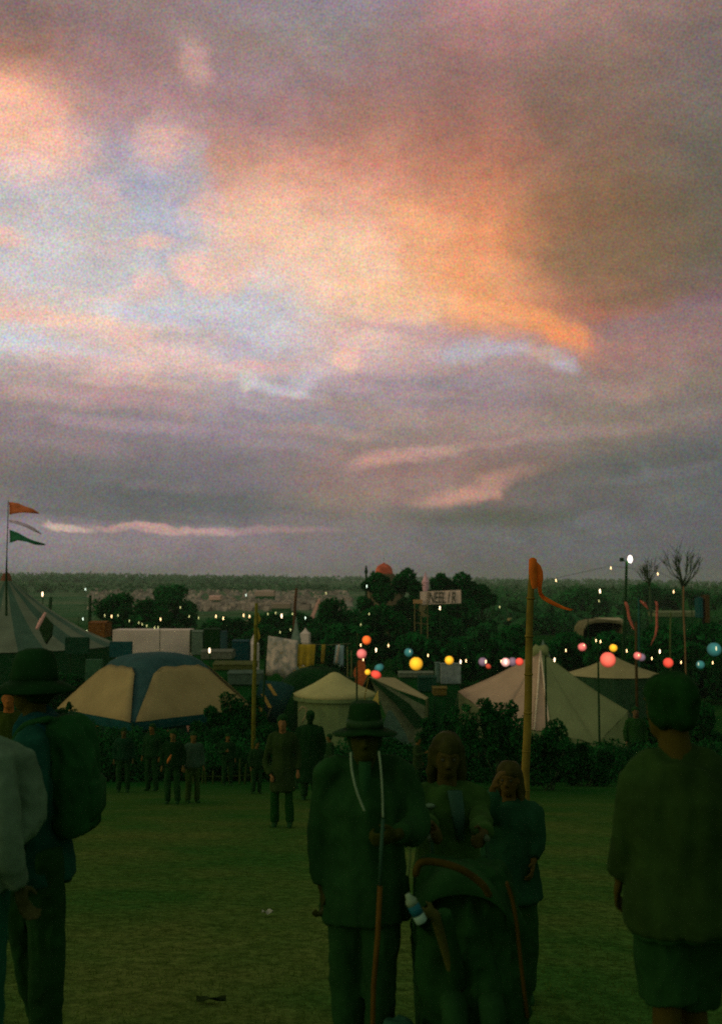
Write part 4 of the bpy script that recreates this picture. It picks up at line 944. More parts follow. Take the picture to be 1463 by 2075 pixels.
t.links.new(k1.outputs['Fac'], r.inputs[0]); t.links.new(r.outputs[0], b.inputs['Base Color'])
cloth('large pale printed cloth with a grey and yellow pattern', (543, 1288), (604, 1298), (600, 1372), (538, 1366), hl - .1, pc, 5)
cloth('broad mustard yellow cloth beside the printed one', (604, 1305), (640, 1306), (636, 1352), (602, 1350), hl - .05, mat('mustard', A(94, 80, 18, 1.2), .8, .2, 2), 4)
cloth('narrow mustard yellow strip in the cloth row', (652, 1306), (660, 1306), (657, 1345), (650, 1344), hl - .05, mat('mustard2', A(88, 76, 24, 1.2), .8), 2)
cloth('pale blue and white cloth near the right end of the cloth row', (681, 1307), (697, 1308), (696, 1352), (676, 1344), hl - .05, mat('pale_blue', A(84, 100, 88, 1.1), .8, .3, 2), 2)
cloth('narrow pale strip on the front of the blue-white cloth', (685, 1306), (689, 1306), (684, 1346), (679, 1343), hl - .2, mat('pale_pink_strip', A(140, 116, 92, 1.1), .8), 0)
cloth('ragged yellow cloth below the mustard one', (606, 1350), (622, 1350), (618, 1376), (604, 1374), hl - .3, mat('mustard3', A(84, 74, 24, 1.1), .8), 6)

# ------------------------------------------------------------------ poles
BAM = mat('bamboo', A(68, 68, 16, .8), .6, .3, 6)
def rod(name, label, cat, pts, d, rad, m, group=None, seg=0):
    P = [W(px, py, d) for px, py in pts]; b0 = Vector((P[-1].x + (P[-1].x - P[-2].x) * .2, d, gz(P[-1].x, d)))
    if b0.z < P[-1].z - .05: P.append(b0)
    else: b0 = P[-1]
    t = thing(name, label, cat, (b0.x, d, gz(b0.x, d)), group)
    rads = [rad * (.72 + .28 * i / (len(P) - 1)) for i in range(len(P))]
    MB().tube(P, rads, 12).build('shaft', m, t, smooth=True)
    if seg:
        L_ = [(P[i] - P[i + 1]).length for i in range(len(P) - 1)]; tot = sum(L_)
        for k in range(1, seg):
            s_ = tot * k / seg; i = 0
            while s_ > L_[i] and i < len(L_) - 1: s_ -= L_[i]; i += 1
            q = P[i].lerp(P[i + 1], s_ / L_[i]); dr = (P[i + 1] - P[i]).normalized() * .012
            MB().tube([q - dr, q, q + dr], [rad * .9, rad * 1.08, rad * .9], 12).build('node_ring', m, t, smooth=True)
    return t
op = rod('flag_pole', 'thick bamboo pole with an orange streamer at its top', 'pole', [(1079, 1136), (1076, 1180), (1073, 1240), (1071, 1320), (1070, 1400), (1068, 1480), (1064, 1565)], 10.0, .043, mat('pole_bamboo', A(70, 62, 18, .9), .65, .3, 5, .3), seg=9)
OR = mat('orange_streamer', A(190, 68, 16, 1.1), .65, .18, 8, trans=.35)
tp = W(1079, 1136, 10)
MB().lathe((tp.x, 10, tp.z - .28), [(.036, 0), (.044, .05), (.043, .2), (.04, .29), (.015, .31)], 12).build('wrapped_cloth', OR, op, smooth=True)
sl_ = [(1084, 1137, 1088, 1138), (1083, 1148, 1096, 1146), (1083, 1165, 1100, 1158), (1086, 1180, 1100, 1172), (1088, 1195, 1096, 1190), (1090, 1205, 1097, 1202), (1095, 1213, 1103, 1208), (1108, 1221, 1114, 1214), (1125, 1229, 1129, 1222), (1142, 1235, 1145, 1230), (1158, 1238, 1161, 1235)]
MB().sheet([[W(a, b2, 10) + Vector((0, -.02 + .03 * math.sin(i * .9), 0)), W((a + c_) / 2, (b2 + d_) / 2, 10) + Vector((0, .02 * math.cos(i * 1.3), 0)), W(c_, d_, 10) + Vector((0, .03 * math.sin(i * .8 + 1), 0))] for i, (a, b2, c_, d_) in enumerate(sl_)], (0, .006, 0)).build('streamer', OR, op, smooth=True)
bp_ = rod('bamboo_pole', 'yellowish bamboo pole with leafy cloth tied near its top', 'pole', [(520, 1222), (518, 1300), (515, 1404)], 38, .085, BAM, seg=8)
MB().sheet([[W(521, 1240, 38), W(524, 1242, 38)], [W(521, 1250, 38), W(529, 1254, 37.9)], [W(521, 1262, 38), W(525, 1264, 38)]], (0, .02, 0)).build('tied_leaf', mat('olive_leaf', A(74, 68, 18, 1.2), .8), bp_)
MB().sheet([[W(521, 1272, 38), W(524, 1273, 38)], [W(522, 1288, 38), W(528, 1290, 37.9)], [W(521, 1302, 38), W(524, 1300, 38)]], (0, .02, 0)).build('tied_leaf', MATS['olive_leaf'], bp_)
rod('dark_pole', 'thin dark pole just right of the bamboo pole', 'pole', [(542, 1285), (538, 1340), (534, 1420)], 45, .06, MATS['dark_post'])
rod('dark_pole', 'dark post standing left of the campsite lights', 'pole', [(104, 1210), (102, 1240)], 150, .32, MATS['dark_post'])
rod('dark_pole', 'second dark post further right above the kiosk', 'pole', [(184, 1206), (183, 1240)], 150, .3, MATS['dark_post'])
rod('dark_pole', 'tall reddish post beside the low dark trees', 'pole', [(601, 1192), (598, 1225), (597, 1260)], 170, .3, mat('red_post', A(52, 34, 16), .9))
lp = rod('floodlight_post', 'tall dark post carrying one lit and one unlit floodlight', 'lamp post', [(1269, 1138), (1267, 1200), (1265, 1260), (1262, 1300)], 95, .17, MATS['dark_post'])
q = W(1276, 1133, 94.8); MB().ell((q.x, q.y, q.z), (.22, .2, .36)).build('lit_floodlight', mat('flood', (1, 1, 1, 1), emit=(1, .86, .72, 1), estr=9), lp, smooth=True)
q = W(1259, 1134, 94.8); q2 = W(1269, 1138, 95); MB().box((q.x, q.y, q.z), (.36, .3, .36)).build('unlit_floodlight', MATS['dark_post'], lp, bevel=.04)
MB().tube([q, q2, W(1276, 1137, 95)], .05, 6).build('crossbar', MATS['dark_post'], lp)
rod('tall_pole', 'tall thin reddish pole right of the large bare tree', 'pole', [(1384, 1188), (1384, 1240), (1387, 1300), (1388, 1340)], 75, .07, mat('red_thin', A(74, 56, 30), .8))
rod('tall_pole', 'dark reddish pole right of the floodlight post', 'pole', [(1288, 1260), (1288, 1320)], 75, .12, mat('red_dim', A(42, 34, 12), .9))
rod('tall_pole', 'dim bluish pole between the streamers', 'pole', [(1293, 1212), (1294, 1325)], 85, .1, mat('blue_dim', A(16, 46, 34), .9))
rod('tall_pole', 'olive pole under the small bare tree', 'pole', [(1358, 1240), (1357, 1310)], 90, .1, mat('olive_dim', A(42, 52, 20), .9))
slab('tower_panel', 'narrow blue-black tower near the right edge', 'tower', 1415, 1424, 1212, 1252, 150, mat('tower_blue', A(10, 46, 38), .8), 2)
slab('tower_panel', 'brown panel tower right of the blue-black one', 'tower', 1428, 1438, 1208, 1262, 150, mat('tower_brown', A(44, 34, 12), .8), 2)
# pink streamers on bent poles
def streamer(label, pts, d, wpx, m, pole_base):
    base = W(*pole_base, d); t = thing('streamer', label, 'streamer', (base.x, d, gz(base.x, d)))
    g0 = [[W(x - ww, y, d) + Vector((0, .06 * math.sin(i), 0)), W(x + ww, y + 1, d) + Vector((0, .06 * math.cos(i), 0))] for i, (x, y, ww) in enumerate(pts)]
    MB().sheet(g0, (0, .02, 0)).build('ribbon', m, t, smooth=True)
    MB().tube([W(pts[0][0], pts[0][1] - 1, d + .1), (base.x, d + .1, gz(base.x, d))], [.03, .05], 6).build('pole', MATS['dark_post'], t)
PK = mat('pink_ribbon', A(118, 66, 46, 1.2), .7, .3, 3, trans=.3)
streamer('pink ribbon fluttering down beside the floodlight post', [(1267, 1219, 3), (1270, 1228, 3.5), (1272, 1238, 2.5), (1274, 1252, 3), (1279, 1265, 3), (1284, 1276, 2.5)], 84, 3, PK, (1267, 1320))
streamer('short pink flag between the two bare trees', [(1297, 1216, 2), (1302, 1220, 5), (1308, 1228, 3), (1313, 1236, 1)], 88, 3, PK, (1296, 1320))
streamer('long pink ribbon curving down to the left', [(1329, 1218, 3), (1331, 1227, 2.5), (1330, 1250, 2), (1330, 1270, 2.5), (1327, 1287, 2), (1321, 1300, 1.5), (1318, 1308, 1)], 84, 3, PK, (1333, 1325))
# arched shelter
ar = thing('arched_shelter', 'pale roofed arched shelter behind the pink and yellow lanterns', 'shelter', (W(1218, 1300, 120).x, 120, gz(28, 120)))
cx_ = W(1222, 1300, 120)
pts = [W(1180, 1300, 120), W(1182, 1278, 120), W(1190, 1266, 120), W(1206, 1262, 120), W(1230, 1261, 120), W(1256, 1264, 120), W(1265, 1272, 120), W(1256, 1300, 120)]
MB().sheet([[p for p in pts], [p + Vector((0, 5, 0)) for p in pts]], (0, 0, .3)).build('roof', mat('shelter_canvas', A(74, 72, 42, .7), .85, .2, .6), ar)
MB().sheet([[p + Vector((0, 5.1, .05)) for p in pts[1:-1]], [Vector((p.x, 125.1, gz(p.x, 125))) for p in pts[1:-1]]]).build('back_wall', mat('shelter_dark', A(14, 36, 12), .9), ar)
for px in (1180, 1256): q = W(px, 1300, 120); MB().tube([(q.x, 120, gz(q.x, 120)), q], .1, 6).build('leg', mat('tan_leg', A(66, 62, 30), .9), ar)

# ------------------------------------------------------------------ string lights
BULB = mat('bulb_warm', (1, .9, .7, 1), emit=(1, .62, .28, 1), estr=3.6)
BULBB = mat('bulb_bright', (1, .95, .85, 1), emit=(1, .70, .42, 1), estr=5.5)
BULBD = mat('bulb_dim', (1, .9, .6, 1), emit=(.8, .8, .3, 1), estr=1.2)
BULBW = mat('bulb_white', (1, 1, .9, 1), emit=(.8, 1, .8, 1), estr=2.2)
CAB = mat('cable', A(10, 26, 8), .8)
def bulb_mesh(p, d, s=1.0):
    r_ = 1.05 * s / F * d; h = 3.5 * s / F * d
    mb = MB(); mb.lathe((p.x, p.y, p.z), [(r_ * .2, -h), (r_ * .7, -h * .8), (r_, -h * .3), (r_, h * .35), (r_ * .6, h * .8), (r_ * .25, h)], 10, caps=True); return mb
def string(label, bulbs, d, supports, sizes=None):
    pts = sorted([W(x, y - 4.5, d) for x, y, *_ in bulbs], key=lambda v: v.x)
    s0 = W(supports[0][0], supports[0][1], d); s1 = W(supports[1][0], supports[1][1], d)
    t = thing('string_lights', label, 'string lights', (s0.x, d, gz(s0.x, d)), 'strings of lights over the festival')
    MB().tube([s0] + pts + [s1], .009 if d < 60 else .016, 5).build('cable', CAB, t)
    for x, y, *k in bulbs:
        k = k[0] if k else 'n'; m = {'n': BULB, 'b': BULBB, 'd': BULBD, 'w': BULBW}[k]
        bulb_mesh(W(x, y, d), d, {'n': .9, 'b': 1.25, 'd': .7, 'w': .8}[k]).build('bulb', m, t, smooth=True)
def sup(label, px, py, d, r_=.035):
    q = W(px, py, d); b0 = gz(q.x, d)
    tag(MB().tube([(q.x, d + .05, b0), (q.x, d + .05, q.z + .05)], [r_ * 1.3, r_], 8).build('lantern_pole', MATS['dark_post'], loc=(q.x, d, b0)), label, 'pole', 'poles holding the light strings')
string('sagging string of tiny yellow bulbs over the left end of the pale trailer', [(169, 1254, 'w'), (213, 1247, 'd'), (227, 1249, 'n'), (240, 1247, 'd'), (263, 1258, 'd'), (282, 1262, 'd'), (289, 1265, 'd'), (298, 1268, 'd'), (314, 1272, 'd'), (321, 1271, 'd')], 110, ((160, 1250), (330, 1272)))
string('string of small bulbs from the pale trailer to the bamboo pole', [(326, 1255, 'n'), (366, 1231, 'd'), (384, 1249, 'd'), (403, 1252, 'd'), (438, 1249, 'n'), (453, 1253, 'n'), (494, 1247, 'n'), (506, 1249, 'n')], 108, ((318, 1250), (521, 1246)))
string('string of small bulbs right of the bamboo pole', [(543, 1244, 'd'), (559, 1242, 'd'), (571, 1248, 'b'), (593, 1244, 'd'), (619, 1252, 'w')], 108, ((522, 1243), (640, 1255)))
string('very faint string of bulbs among the tallest dark trees', [(661, 1202, 'd'), (713, 1271, 'd'), (731, 1266, 'd'), (748, 1244, 'd'), (743, 1188, 'w')], 130, ((655, 1198), (760, 1230)))
string('faint pair of bulbs under the hanging cloth line', [(568, 1281, 'd'), (589, 1276, 'd'), (177, 1280, 'w')][:2], 100, ((556, 1280), (600, 1275)))
string('string of bright bulbs among the red and yellow paper lanterns', [(731, 1307, 'n'), (736, 1336, 'n'), (762, 1317, 'b'), (787, 1308, 'n'), (867, 1328, 'n'), (933, 1341, 'b'), (944, 1339, 'n'), (1015, 1340, 'n')], 44, ((723, 1290), (1030, 1332)))
string('string of bright bulbs crossing above the bell tents to the right edge', [(1123, 1337, 'b'), (1146, 1318, 'n'), (1207, 1298, 'n'), (1216, 1300, 'n'), (1269, 1319, 'n'), (1320, 1334, 'n'), (1336, 1320, 'b'), (1379, 1342, 'n'), (1443, 1343, 'n')], 40, ((1108, 1330), (1475, 1335)))
string('high string with three small bulbs against the sky', [(1126, 1176, 'n'), (1237, 1151, 'n'), (1332, 1163, 'n')], 92, ((1100, 1180), (1400, 1190)))
string('string with two bulbs crossing the ridge line on the right', [(1215, 1198, 'b'), (1364, 1199, 'n')], 90, ((1190, 1200), (1400, 1192)))
string('dim orange bulbs in front of the distant right hillside', [(1012, 1230, 'd'), (1213, 1218, 'd'), (499, 1206, 'w')][:2], 160, ((1000, 1225), (1240, 1222)))
for lab, px, py, d in (('thin dark pole under a pair of bulbs beside the coral lantern', 1211, 1292, 39.8), ('thin pole holding the lantern string near the orange lantern', 723, 1290, 44),
                       ('thin pole at the right edge holding the lantern string', 1475, 1335, 40), ('thin pole left of the bell tent peak holding the lights', 1105, 1330, 40.4), ('thin pole at the far end of the high light string', 1400, 1188, 92),
                       ('thin pole at the left end of the trailer lights', 160, 1250, 110), ('thin pole in the middle of the trailer lights', 325, 1250, 109), ('thin pole beside the broad dark tree holding small lights', 640, 1255, 108),
                       ('thin pole left of the two ridge line bulbs', 1190, 1198, 90), ('thin pole holding the faint tree lights', 760, 1230, 130)): sup(lab, px, py, d)
def lamp(label, px, py, d, s, m=BULBB, arm=True):
    q = W(px, py, d); b0 = gz(q.x, d); t = thing('lamp_post', label, 'lamp', (q.x, d, b0))
    bulb_mesh(q, d, s).build('lamp_head', m, t, smooth=True)
    top = q + Vector((0, .12 + 1.6 * s / F * d, 4.2 * s / F * d)); MB().tube([(q.x, top.y, b0), (q.x, top.y, top.z), (q.x, d, top.z)], .05, 6).build('post', MATS['dark_post'], t)
lamp('bright lamp beside the circus tent roof', 87, 1204, 100, 1.35)
lamp('very bright white lamp right of the grey cabin', 425, 1318, 76, 1.5)
lamp('bright lamp hanging below the lettered banner', 891, 1232, 128, 1.1)
lamp('tiny white lamp on the far left hillside', 174, 1194, 330, .7, BULBW)
lamp('tiny white lamp above the campsite on the hillside', 499, 1206, 400, .75, BULBW)
lamp('tiny yellowish lamp in front of the circus tent skirt', 177, 1280, 96, .9, mat('bulb_yg', (1, 1, .6, 1), emit=(.95, 1, .5, 1), estr=2))

# ------------------------------------------------------------------ paper lanterns
def lantern_mat(name, c, e, st):
    m = bpy.data.materials.new(name); m.use_nodes = True; t = m.node_tree; n = t.nodes; b = n['Principled BSDF']; b.inputs['Roughness'].default_value = .8
    b.inputs['Base Color'].default_value = c
    tcn = n.new('ShaderNodeTexCoord'); ds = n.new('ShaderNodeVectorMath'); ds.operation = 'DISTANCE'; t.links.new(tcn.outputs['Generated'], ds.inputs[0]); ds.inputs[1].default_value = (.42, .12, .62)
    r = n.new('ShaderNodeMapRange'); t.links.new(ds.outputs['Value'], r.inputs[0]); r.inputs[1].default_value = .05; r.inputs[2].default_value = .62; r.inputs[3].default_value = st * 3.4; r.inputs[4].default_value = st * .42
    wv = n.new('ShaderNodeTexWave'); wv.bands_direction = 'Z'; wv.inputs['Scale'].default_value = 5; t.links.new(tcn.outputs['Generated'], wv.inputs['Vector'])
    ml = n.new('ShaderNodeMath'); ml.operation = 'MULTIPLY_ADD'; t.links.new(wv.outputs['Fac'], ml.inputs[0]); ml.inputs[1].default_value = .5; ml.inputs[2].default_value = .65
    m2 = n.new('ShaderNodeMath'); m2.operation = 'MULTIPLY'; t.links.new(ml.outputs[0], m2.inputs[0]); t.links.new(r.outputs[0], m2.inputs[1])
    b.inputs['Emission Color'].default_value = e; t.links.new(m2.outputs[0], b.inputs['Emission Strength']); m.cycles.emission_sampling = 'NONE'
    return m
LC = {'orange': ((.6, .12, .03, 1), (1, .15, .02, 1), .55), 'pink': ((.6, .18, .16, 1), (1, .22, .18, 1), .42), 'yellow': ((.7, .4, .05, 1), (1, .48, .02, 1), .62), 'coral': ((.6, .12, .08, 1), (1, .15, .09, 1), .6),
      'teal': ((.03, .16, .15, 1), (.10, .5, .42, 1), .13), 'red': ((.6, .06, .04, 1), (1, .09, .05, 1), .5), 'mauve': ((.12, .08, .1, 1), (.6, .38, .48, 1), .16), 'blush': ((.5, .25, .25, 1), (1, .5, .42, 1), .6), 'dimred': ((.4, .08, .05, 1), (.8, .09, .04, 1), .3)}
LM = {k: lantern_mat('lantern_' + k, *v) for k, v in LC.items()}
def lantern(label, px, py, rpx, d, k, bulb=None, squash=1.0, tilt=0):
    q = W(px, py, d); r_ = rpx / F * d; t = thing('paper_lantern', label, 'lantern', q, 'paper lanterns hung over the tents')
    mb = MB(); pr = []
    for i in range(13):
        a = -math.pi / 2 + math.pi * (i + .6) / 13.2; pr.append((r_ * math.cos(a) * (1 + .012 * (i % 2)), r_ * math.sin(a) * squash))
    mb.lathe((0, 0, 0), pr, 22); M = Matrix.Rotation(R(tilt), 3, 'Y'); mb.v = [tuple(M @ Vector(v) + q) for v in mb.v]
    mb.build('shade', LM[k], t, smooth=True)
    MB().lathe((q.x, q.y, q.z + r_ * squash * .93), [(r_ * .22, 0), (r_ * .22, r_ * .12), (r_ * .18, r_ * .14)], 10).build('top_ring', CAB, t)
    MB().tube([(q.x, q.y, q.z + r_), (q.x, q.y, q.z + r_ + .12)], .006, 5).build('hook', CAB, t)
    if bulb:
        bb_ = W(bulb[0], bulb[1], d); bb_.y = q.y - math.sqrt(max(0, r_ ** 2 - (bb_.x - q.x) ** 2 - (bb_.z - q.z) ** 2)) - .02
        bulb_mesh(bb_, d, bulb[2]).build('bulb', bulb[3], t, smooth=True)
lantern('orange paper lantern, highest of the centre cluster', 743, 1297, 9, 44, 'orange')
lantern('pink paper lantern above the woven screen', 733, 1325, 10, 44, 'pink')
lantern('flattened red paper lantern over the ridge tent', 762, 1367, 11, 42, 'red', None, .72, 25)
lantern('small yellow paper lantern touching the flattened red one', 745, 1362, 6, 41.7, 'yellow')
lantern('teal crumpled paper lantern above the flattened red one', 768, 1353, 10, 42.6, 'teal', None, .75, -30)
lantern('small teal paper lantern up left of the large yellow one', 828, 1322, 9, 45, 'teal', (830, 1319, .9, mat('bulb_soft', (1, 1, .8, 1), emit=(.8, .9, .6, 1), estr=.7)))
lantern('largest yellow paper lantern, above the pale table top', 843, 1345, 13.5, 40, 'yellow')
lantern('small yellow paper lantern hanging over the square grey screen', 910, 1338, 9, 44, 'yellow')
lantern('pale mauve paper lantern left of the bell tent roof', 978, 1341, 9, 44, 'mauve', (983, 1340, 1.0, BULB), 1)
lantern('drooping dim red paper lantern below the pale mauve one', 989, 1350, 6, 44.6, 'dimred', None, .8, 40)
lantern('glowing blush paper lantern over the bell tent roof', 1024, 1342, 9, 43, 'blush', (1023, 1340, 1.3, BULBB))
lantern('dim mauve paper lantern just behind the blush one', 1038, 1341, 9, 44.5, 'mauve')
lantern('small bright red paper lantern beside the bamboo pole', 1052, 1341, 8, 42, 'red')
lantern('round pink paper lantern right of the bell tent peak', 1179, 1311, 8.5, 41, 'pink', (1181, 1307, .6, BULB))
lantern('small golden paper lantern just above the large coral one', 1242, 1313, 8, 42, 'yellow')
lantern('largest coral pink paper lantern hanging by the thin pole', 1231, 1337, 15.5, 36, 'coral')
lantern('small pink paper lantern right of the large coral one', 1291, 1329, 8, 42, 'pink', (1291, 1327, .6, BULB))
lantern('dim mauve paper lantern overlapping the small pink one', 1299, 1332, 8, 43, 'mauve')
lantern('deep red paper lantern above the dark haired man', 1353, 1343, 10, 38, 'red')
lantern('large teal paper lantern near the right edge', 1446, 1316, 14, 36, 'teal', (1445, 1313, 1.3, mat('bulb_soft2', (1, 1, .8, 1), emit=(.9, .9, .5, 1), estr=.9)))
lantern('small teal paper lantern below the large teal one', 1418, 1347, 8.5, 39, 'teal', (1412, 1345, .9, MATS['bulb_soft']))

# ------------------------------------------------------------------ evening haze
hz = MB().box((0, 1650, -12), (8400, 4700, 114)).build('haze', mat('haze_tmp', (1, 1, 1, 1))); hz['kind'] = 'stuff'
hm = bpy.data.materials.new('haze'); hm.use_nodes = True; hm.node_tree.nodes.clear()
hv = hm.node_tree.nodes.new('ShaderNodeVolumePrincipled'); ho = hm.node_tree.nodes.new('ShaderNodeOutputMaterial')
hv.inputs['Color'].default_value = (.62, .90, .58, 1); hv.inputs['Density'].default_value = .0002; hv.inputs['Anisotropy'].default_value = 0.0
hm.node_tree.links.new(hv.outputs[0], ho.inputs['Volume']); hz.data.materials.clear(); hz.data.materials.append(hm)
SC.cycles.volume_bounces = 0
# ------------------------------------------------------------------ people
SKIN = mat('skin', A(62, 44, 18, 1.3), .6, .15, 8)
SKIND = mat('skin_dim', A(30, 34, 10, 1.0), .6, .15, 8)
DK = mat('dark_cloth', A(12, 34, 9, 1.0), .9, .3, 5, .4)
DK2 = mat('dark_cloth_teal', A(10, 34, 14, 1.0), .9, .3, 5, .4)
def rotz(v, a): return Vector((v[0] * math.cos(a) - v[1] * math.sin(a), v[0] * math.sin(a) + v[1] * math.cos(a), v[2]))
def hand(mb, wr, dr, side, s, curl=.5):
    """palm and five separate, bent fingers; dr points along the hand, side towards the thumb"""
    dr = Vector(dr).normalized(); side = (Vector(side) - dr * Vector(side).dot(dr)).normalized(); nrm = dr.cross(side).normalized()
    c = wr + dr * .045 * s
    M = Matrix((side, nrm, dr)).transposed(); 
    mb.ell((0, 0, 0), (.040 * s, .017 * s, .052 * s), M=Matrix.Translation(c) @ M.to_4x4(), n=10, m=7)
    for k in range(4):
        off = (-1.5 + k) * .019 * s; ln = (.075, .085, .08, .062)[3 - k] * s
        p0 = c + dr * .038 * s + side * off; a = curl * (.8 + .12 * k)
        p1 = p0 + (dr * math.cos(a * .5) + nrm * math.sin(a * .5)) * ln * .42
        p2 = p1 + (dr * math.cos(a * 1.5) + nrm * math.sin(a * 1.5)) * ln * .32
        p3 = p2 + (dr * math.cos(a * 2.4) + nrm * math.sin(a * 2.4)) * ln * .26
        mb.tube([p0, p1, p2, p3], [.0098 * s, .009 * s, .0083 * s, .007 * s], 7, round_=True)
    t0 = c - dr * .02 * s + side * .032 * s; t1 = t0 + (dr * .6 + side * .7 + nrm * .25).normalized() * .035 * s; t2 = t1 + (dr * .85 + side * .1 + nrm * .45).normalized() * .03 * s
    mb.tube([t0, t1, t2], [.013 * s, .011 * s, .009 * s], 7, round_=True)
def catm(P, n=4):
    P = [Vector(p) for p in P]; out = []
    for i in range(len(P) - 1):
        p0, p1, p2, p3 = P[max(i - 1, 0)], P[i], P[i + 1], P[min(i + 2, len(P) - 1)]
        for k in range(n):
            t2 = k / n; out.append(.5 * ((2 * p1) + (p2 - p0) * t2 + (2 * p0 - 5 * p1 + 4 * p2 - p3) * t2 ** 2 + (3 * p1 - p0 - 3 * p2 + p3) * t2 ** 3))
    return out + [P[-1]]
def rint(Rs, n=4):
    out = []
    for i in range(len(Rs) - 1):
        for k in range(n): out.append(Rs[i] + (Rs[i + 1] - Rs[i]) * k / n)
    return out + [Rs[-1]]
def person(label, x, d, h, yaw=0, head_yaw=None, head_pitch=0, over=None, top=DK, legs=DK, skin=SKIND, hair=None, hair_style='short', coat=.0, sleeve=True, fine=True,
           shorts=False, bulk=1.0, hat=None, z=None, shoes=DK, curl=.6, thumb=None, group=None, ponytail=False):
    s = h / 1.75; zg = gz(x, d) if z is None else z; O = Vector((x, d, zg)); hy = yaw if head_yaw is None else head_yaw
    J = {'neck': (0, .01, 1.47), 'chest': (0, .0, 1.3), 'shL': (-.172, .01, 1.395), 'shR': (.172, .01, 1.395), 'elL': (-.25, .03, 1.13), 'elR': (.25, .03, 1.13), 'wrL': (-.25, -.06, .88), 'wrR': (.25, -.06, .88),
         'hipL': (-.09, 0, .92), 'hipR': (.09, 0, .92), 'knL': (-.11, -.02, .5), 'knR': (.11, -.02, .5), 'anL': (-.12, .03, .09), 'anR': (.12, .03, .09), 'head': (0, -.01, 1.625)}
    J = {k: rotz(v, yaw) * s for k, v in J.items()}
    for k, v in (over or {}).items(): J[k] = Vector(v)
    J = {k: v + O for k, v in J.items()}
    t = thing('person', label, 'person', O, group)
    vx = .0085 if fine else .02
    ax = Matrix.Rotation(yaw, 4, 'Z')
    def tors(mb, grow, z0, z1, flare=0):
        rows_ = [(.40, .17, .135), (.75, .168, .13), (.88, .165, .125), (.95, .168, .122), (1.03, .155, .112), (1.12, .145, .108), (1.22, .16, .115), (1.32, .175, .118), (1.385, .155, .10), (1.43, .105, .082), (1.48, .066, .066)]
        st = []
        mid = (J['hipL'] + J['hipR']) / 2; nk = J['neck']
        zs = [z0] + [r_[0] for r_ in rows_ if z0 + .02 < r_[0] < z1 - .02] + [z1]
        for zz in zs:
            rx = np.interp(zz, [r_[0] for r_ in rows_], [r_[1] for r_ in rows_]); ry = np.interp(zz, [r_[0] for r_ in rows_], [r_[2] for r_ in rows_])
            u = min(1, max(-1.0, (zz - .92) / .55)); c_ = mid.lerp(nk, u) if u > 0 else mid
            fl = flare * max(0, (.95 - zz)) / .5
            st.append((c_.x, c_.y, zg + zz * s, (rx * bulk + grow + fl) * s, (ry * bulk + grow + fl * .8) * s))
        # rotate ellipses by yaw: build about centre
        n = 20; vs = []
        for cx, cy, zz, rx, ry in st:
            for k in range(n):
                a = 2 * math.pi * k / n; v = rotz((rx * math.cos(a), ry * math.sin(a), 0), yaw); vs.append((cx + v.x, cy + v.y, zz))
        fs = [(i * n + k, i * n + (k + 1) % n, (i + 1) * n + (k + 1) % n, (i + 1) * n + k) for i in range(len(st) - 1) for k in range(n)] + [tuple(range(n))[::-1], tuple((len(st) - 1) * n + k for k in range(n))]
        mb.add(vs, fs)
    # body with head and hands
    B = MB(); tors(B, -.012, .86, 1.47)
    for sd_ in 'LR':
        B.tube(catm([J['sh' + sd_], J['el' + sd_], J['wr' + sd_]]), rint([.05 * s, .038 * s, .026 * s]), 12, round_=True)
        B.tube(catm([J['hip' + sd_], J['kn' + sd_], J['an' + sd_]]), rint([.08 * s, .055 * s, .036 * s]), 12, round_=True)
        fd = rotz((0, -1, 0), yaw); B.tube([J['an' + sd_] - fd * .03 * s + Vector((0, 0, -.03 * s)), J['an' + sd_] + fd * .12 * s + Vector((0, 0, -.055 * s))], [.035 * s, .03 * s], 10, round_=True)
        d_ = (J['wr' + sd_] - J['el' + sd_]).normalized(); sgn = 1 if sd_ == 'L' else -1
        th_ = (thumb or {}).get(sd_) or rotz((.3 * sgn, -1, .1), yaw)
        hd = (over or {}).get('hd' + sd_); 
        if hd is not None: d_ = Vector(hd)
        if fine: hand(B, J['wr' + sd_], d_, th_, s * 1.02, curl)
        else: B.ell(tuple(J['wr' + sd_] + d_ * .07 * s), (.035 * s, .03 * s, .06 * s))
    B.tube([J['neck'] + Vector((0, 0, -.05 * s)), J['neck'].lerp(J['head'], .6)], [.062 * s, .055 * s], 12)
    HM = Matrix.Translation(J['head']) @ Matrix.Rotation(hy, 4, 'Z') @ Matrix.Rotation(head_pitch, 4, 'X') @ Matrix.Scale(s, 4)
    B.stack([(0, -.035, -.118, .026, .03), (0, -.032, -.10, .044, .05), (0, -.018, -.07, .058, .068), (0, -.008, -.035, .068, .083), (0, 0, 0, .074, .094), (0, .004, .04, .077, .098), (0, .008, .075, .068, .088), (0, .012, .10, .048, .062), (0, .012, .115, .02, .028)], 20, HM)
    B.stack([(0, -.092, -.045, .016, .012), (0, -.104, -.032, .017, .018), (0, -.100, -.01, .011, .012), (0, -.092, .018, .008, .010)], 8, HM)
    B.ell((0, -.082, -.074), (.026, .012, .010), HM); B.ell((0, -.085, .028), (.05, .016, .010), HM)
    for q in (-1, 1): B.ell((q * .077, .008, -.012), (.010, .02, .03), HM)
    B.build('body', skin, t, remesh=vx, sm=2 if fine else 1)
    if fine and abs(hy) < 2.0:
        for q in (-1, 1): MB().ell((q * .03, -.083, .004), (.013, .010, .010), HM).build('eye', mat('eye', A(30, 34, 20), .3), t, smooth=True)
    # trousers or shorts
    Tm = MB(); tors(Tm, .012, .84, 1.0)
